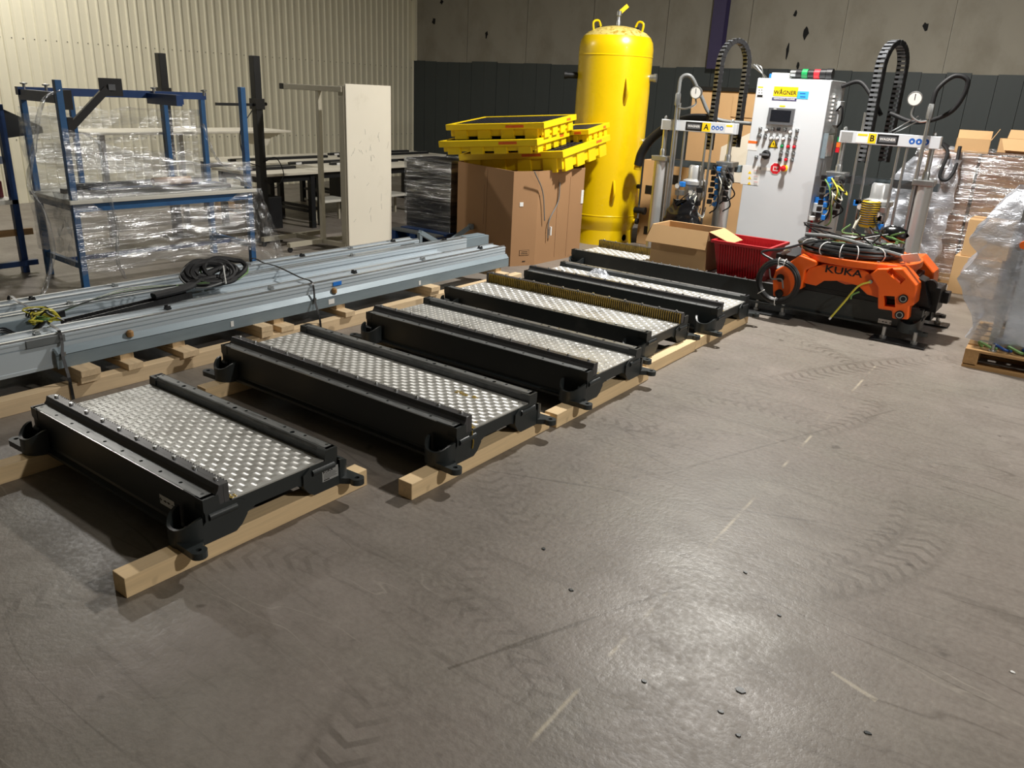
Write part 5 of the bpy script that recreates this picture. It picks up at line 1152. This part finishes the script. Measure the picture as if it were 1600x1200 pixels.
# ------------------------------------------------------------------ wrapped pallet load at the back right
t = thing('wrapped_load', 'tall pallet load of brown cartons wrapped in glossy stretch film', 'wrapped load', (-1.90, 10.4, 0))
for k in range(6): MB().box(0, 1.9, k*.2, k*.2+.14, .11, .13).build('pallet_board', 'oldpallet_x', t)
for y_ in (0, .5, 1.0): MB().box(0, 1.9, y_, y_+.1, .0, .11).build('pallet_runner', 'oldpallet_x', t)
k = 0
for i in range(3):
    for j in range(4):
        x0 = .02+i*.62; z0 = .13+j*.335; 
        pass
        b_ = MB().box(x0+random.uniform(0, .02), x0+.60, random.uniform(0, .04), 1.1, z0, z0+.325).build('carton', 'box_in_wrap', t, False, .01)
shell(0, 1.90, 0, 1.12, .05, 1.50, .028, 'film_heavy', t, 3, 110, 60)
film('stretch_film', lambda u, v: Vector((-.02-.30*math.sin(PI*(1-v))*(1-u)*.9+.06*nz(u*5, v*6, 2)+u*.5, -.08-.22*(1-v)*(1-u)+.05*nz(u*6, v*7, 4), .25+v*1.15)), 'film_tent', 26, 40, t)
for x0, y0, s_, rz, lab in ((-1.55, 10.5, .34, .12, 'small open carton with dark contents on top of the wrapped load'), (-1.13, 10.5, .42, -.15, 'flattened open carton on the right of the wrapped load top')):
    tt = thing('top_carton', lab, 'cardboard box', (x0, y0, 1.47 if x0 < -1.3 else 1.50), rz); h_ = .15
    MB().box(0, s_, 0, .006, 0, h_).box(0, s_, .28, .286, 0, h_).box(0, .006, 0, .286, 0, h_).box(s_-.006, s_, 0, .286, 0, h_).box(0, s_, 0, .286, 0, .006).build('box_body', 'cardboard_light', tt)
    MB().box(.03, s_-.04, .04, .24, .006, h_-.02).build('contents', 'black_metal', tt); MB().prism([(s_, 0, h_), (s_, .28, h_), (s_+.06, .27, h_+.12), (s_+.06, .02, h_+.12)], (.004, 0, 0)).build('flap', 'cardboard_light', tt)
    MB().prism([(0, .286, h_), (s_, .286, h_), (s_, .34, h_+.09), (0, .34, h_+.09)], (0, .004, 0)).build('flap', 'cardboard_light', tt)
    if x0 > -1.3: MB().prism([(.02, 0, h_), (s_-.02, 0, h_), (s_-.05, -.05, h_-.12), (.08, -.05, h_-.12)], (0, -.004, 0)).build('flap', 'cardboard_light', tt)
o = MB().tube(bez([(0, 0, .0), (-.06, -.03, .03), (.02, -.10, -.06), (.0, -.16, -.30), (.08, -.16, -.34), (.13, -.12, -.22), (.12, -.05, .02)], 6), .02, 8).build('drooping_strap', 'rubber', None, True); o.location = (-1.60, 10.42, 1.52); tag(o, 'black strap drooping over the front of the wrapped load', 'strap')
for x0, y0, z0, s_, h_, lab in ((-1.22, 9.92, .0, .46, .42, 'plain carton on the floor in front of the wrapped load'), (-1.17, 9.94, .42, .44, .40, 'plain carton stacked on another in front of the wrapped load')):
    carton(lab, x0, x0+s_, y0, y0+.40, h_, z=z0)

# ------------------------------------------------------------------ wrapped machine on its own pallet
t = thing('wooden_pallet', 'worn wooden pallet on the floor under the film-wrapped machine', 'pallet', (-.63, 6.97, 0), R(2))
for k in range(6): MB().box(0, 1.2, k*.19, k*.19+.14, .13, .15).build('deck_board', 'oldpallet_x', t, False, .002)
for x_ in (0, .55, 1.1): MB().box(x_, x_+.10, 0, 1.09, .03, .13).build('runner', 'oldpallet_y', t, False, .002)
for k in (0, 2, 5): MB().box(0, 1.2, k*.19, k*.19+.12, .0, .022).build('bottom_board', 'oldpallet_x', t)
t = thing('wrapped_machine', 'lumpy machine shrouded in crinkled clear film on the wooden pallet', 'wrapped machine', (-.63, 6.97, .15), R(2))
MB().bar((.16, .20, 0), (.16, .20, 1.15), .05).build('frame_post', 'alu', t); MB().bar((.95, .20, 0), (.95, .20, 1.15), .05).build('frame_post', 'alu', t); MB().bar((.16, .9, 0), (.16, .9, 1.15), .05).build('frame_post', 'alu', t); MB().bar((.95, .9, 0), (.95, .9, 1.15), .05).build('frame_post', 'alu', t)
for z in (.05, .6, 1.15):
    for y_ in (.2, .9): MB().bar((.16, y_, z), (.95, y_, z), .05).build('frame_rail', 'alu', t)
    for x_ in (.16, .95): MB().bar((x_, .2, z), (x_, .9, z), .05).build('frame_rail', 'alu', t)
MB().box(.22, .5, .10, .26, .75, .95).build('control_box', 'cab_grey', t, False, .01); MB().box(.5, .9, .15, .4, .85, 1.15).build('motor_box', 'black_metal', t, False, .01); MB().box(.22, .92, .13, .85, .05, .70).build('machine_body', 'cab_grey', t, False, .01)
MB().cyl((.20, .09, .83), (.20, .12, .83), .03, 10).build('stop_knob', 'sticker_orange', t, True)
for k in range(8): a = random.uniform(0, 6); MB().tube(bez([(.10+.1*k, .14, .0), (.08+.1*k, .08, .05), (.16+.1*k, .05, .03), (.2+.1*k, .12, .01)], 5), .012, 6).build('blue_hose', 'blue_cable' if k % 2 else 'cable_green', t, True)
for x_ in (.18, 1.0): MB().lathe([(.03, 0), (.03, .01), (.012, .014), (.012, .06)], 10, (x_, .05, 0)).build('machine_foot', 'steel', t, True)
prof = [(0.03, -.01, .06), (.12, .04, .04), (.30, -.06, .02), (.50, -.17, .0), (.56, -.16, .0), (.70, -.07, .03), (.80, -.15, .03), (.84, -.14, .04), (1.0, -.06, .08), (1.14, .01, .14), (1.22, .07, .17)]
def tent(u, v):
    z = .03+v*1.18; i = 0
    while i < len(prof)-2 and prof[i+1][0] < z: i += 1
    a, b = prof[i], prof[i+1]; f = min(1, max(0, (z-a[0])/(b[0]-a[0])))
    xl = a[1]+(b[1]-a[1])*f-.02; ins = a[2]+(b[2]-a[2])*f
    P = [(xl, .16+ins), (.25, .05+ins), (1.10-ins, .06+ins), (1.10-ins, 1.05-ins), (xl, 1.05-ins), (xl, .16+ins)]
    k = u*5; i = min(int(k), 4); f = k-i; p_, q_ = P[i], P[i+1]
    x_, y_ = p_[0]+(q_[0]-p_[0])*f, p_[1]+(q_[1]-p_[1])*f
    d = Vector((x_-.6, y_-.55, 0)).normalized(); return Vector((x_, y_, z))+d*(.03*nz(x_*5, y_*5, z*6)+.012*nz(x_*14, y_*14, z*18))
film('film_shroud', tent, 'film_tent', 100, 50, t)
film('film_shroud', lambda u, v: Vector((.24+u*.7, .22+v*.67, 1.18+.05*math.sin(PI*u)*math.sin(PI*v)+.02*nz(u*7, v*7, 1))), 'film_tent', 14, 14, t)

# ------------------------------------------------------------------ small debris on the floor
for i, (px, py) in enumerate(((1157, 1079), (1127, 1113), (1007, 1065), (1582, 1051), (892, 922), (1356, 1146), (1218, 962), (1165, 895), (850, 858), (1154, 1200-50))):
    q = Pz(px, py); s_ = .012 if i else .02; n = 6
    poly = [(s_*random.uniform(.5, 1.1)*math.cos(2*PI*k/n), s_*random.uniform(.4, .8)*math.sin(2*PI*k/n), 0) for k in range(n)]
    o = MB().prism(poly, (0, 0, .004)).build('floor_chip', 'white_label' if i == 3 else 'seg_paint'); o.location = (q.x, q.y, 0); tag(o, 'small white scrap lying on the bare concrete' if i == 3 else 'small dark chip of debris on the open concrete floor', 'debris', None if i == 3 else 'dark chips on the floor')
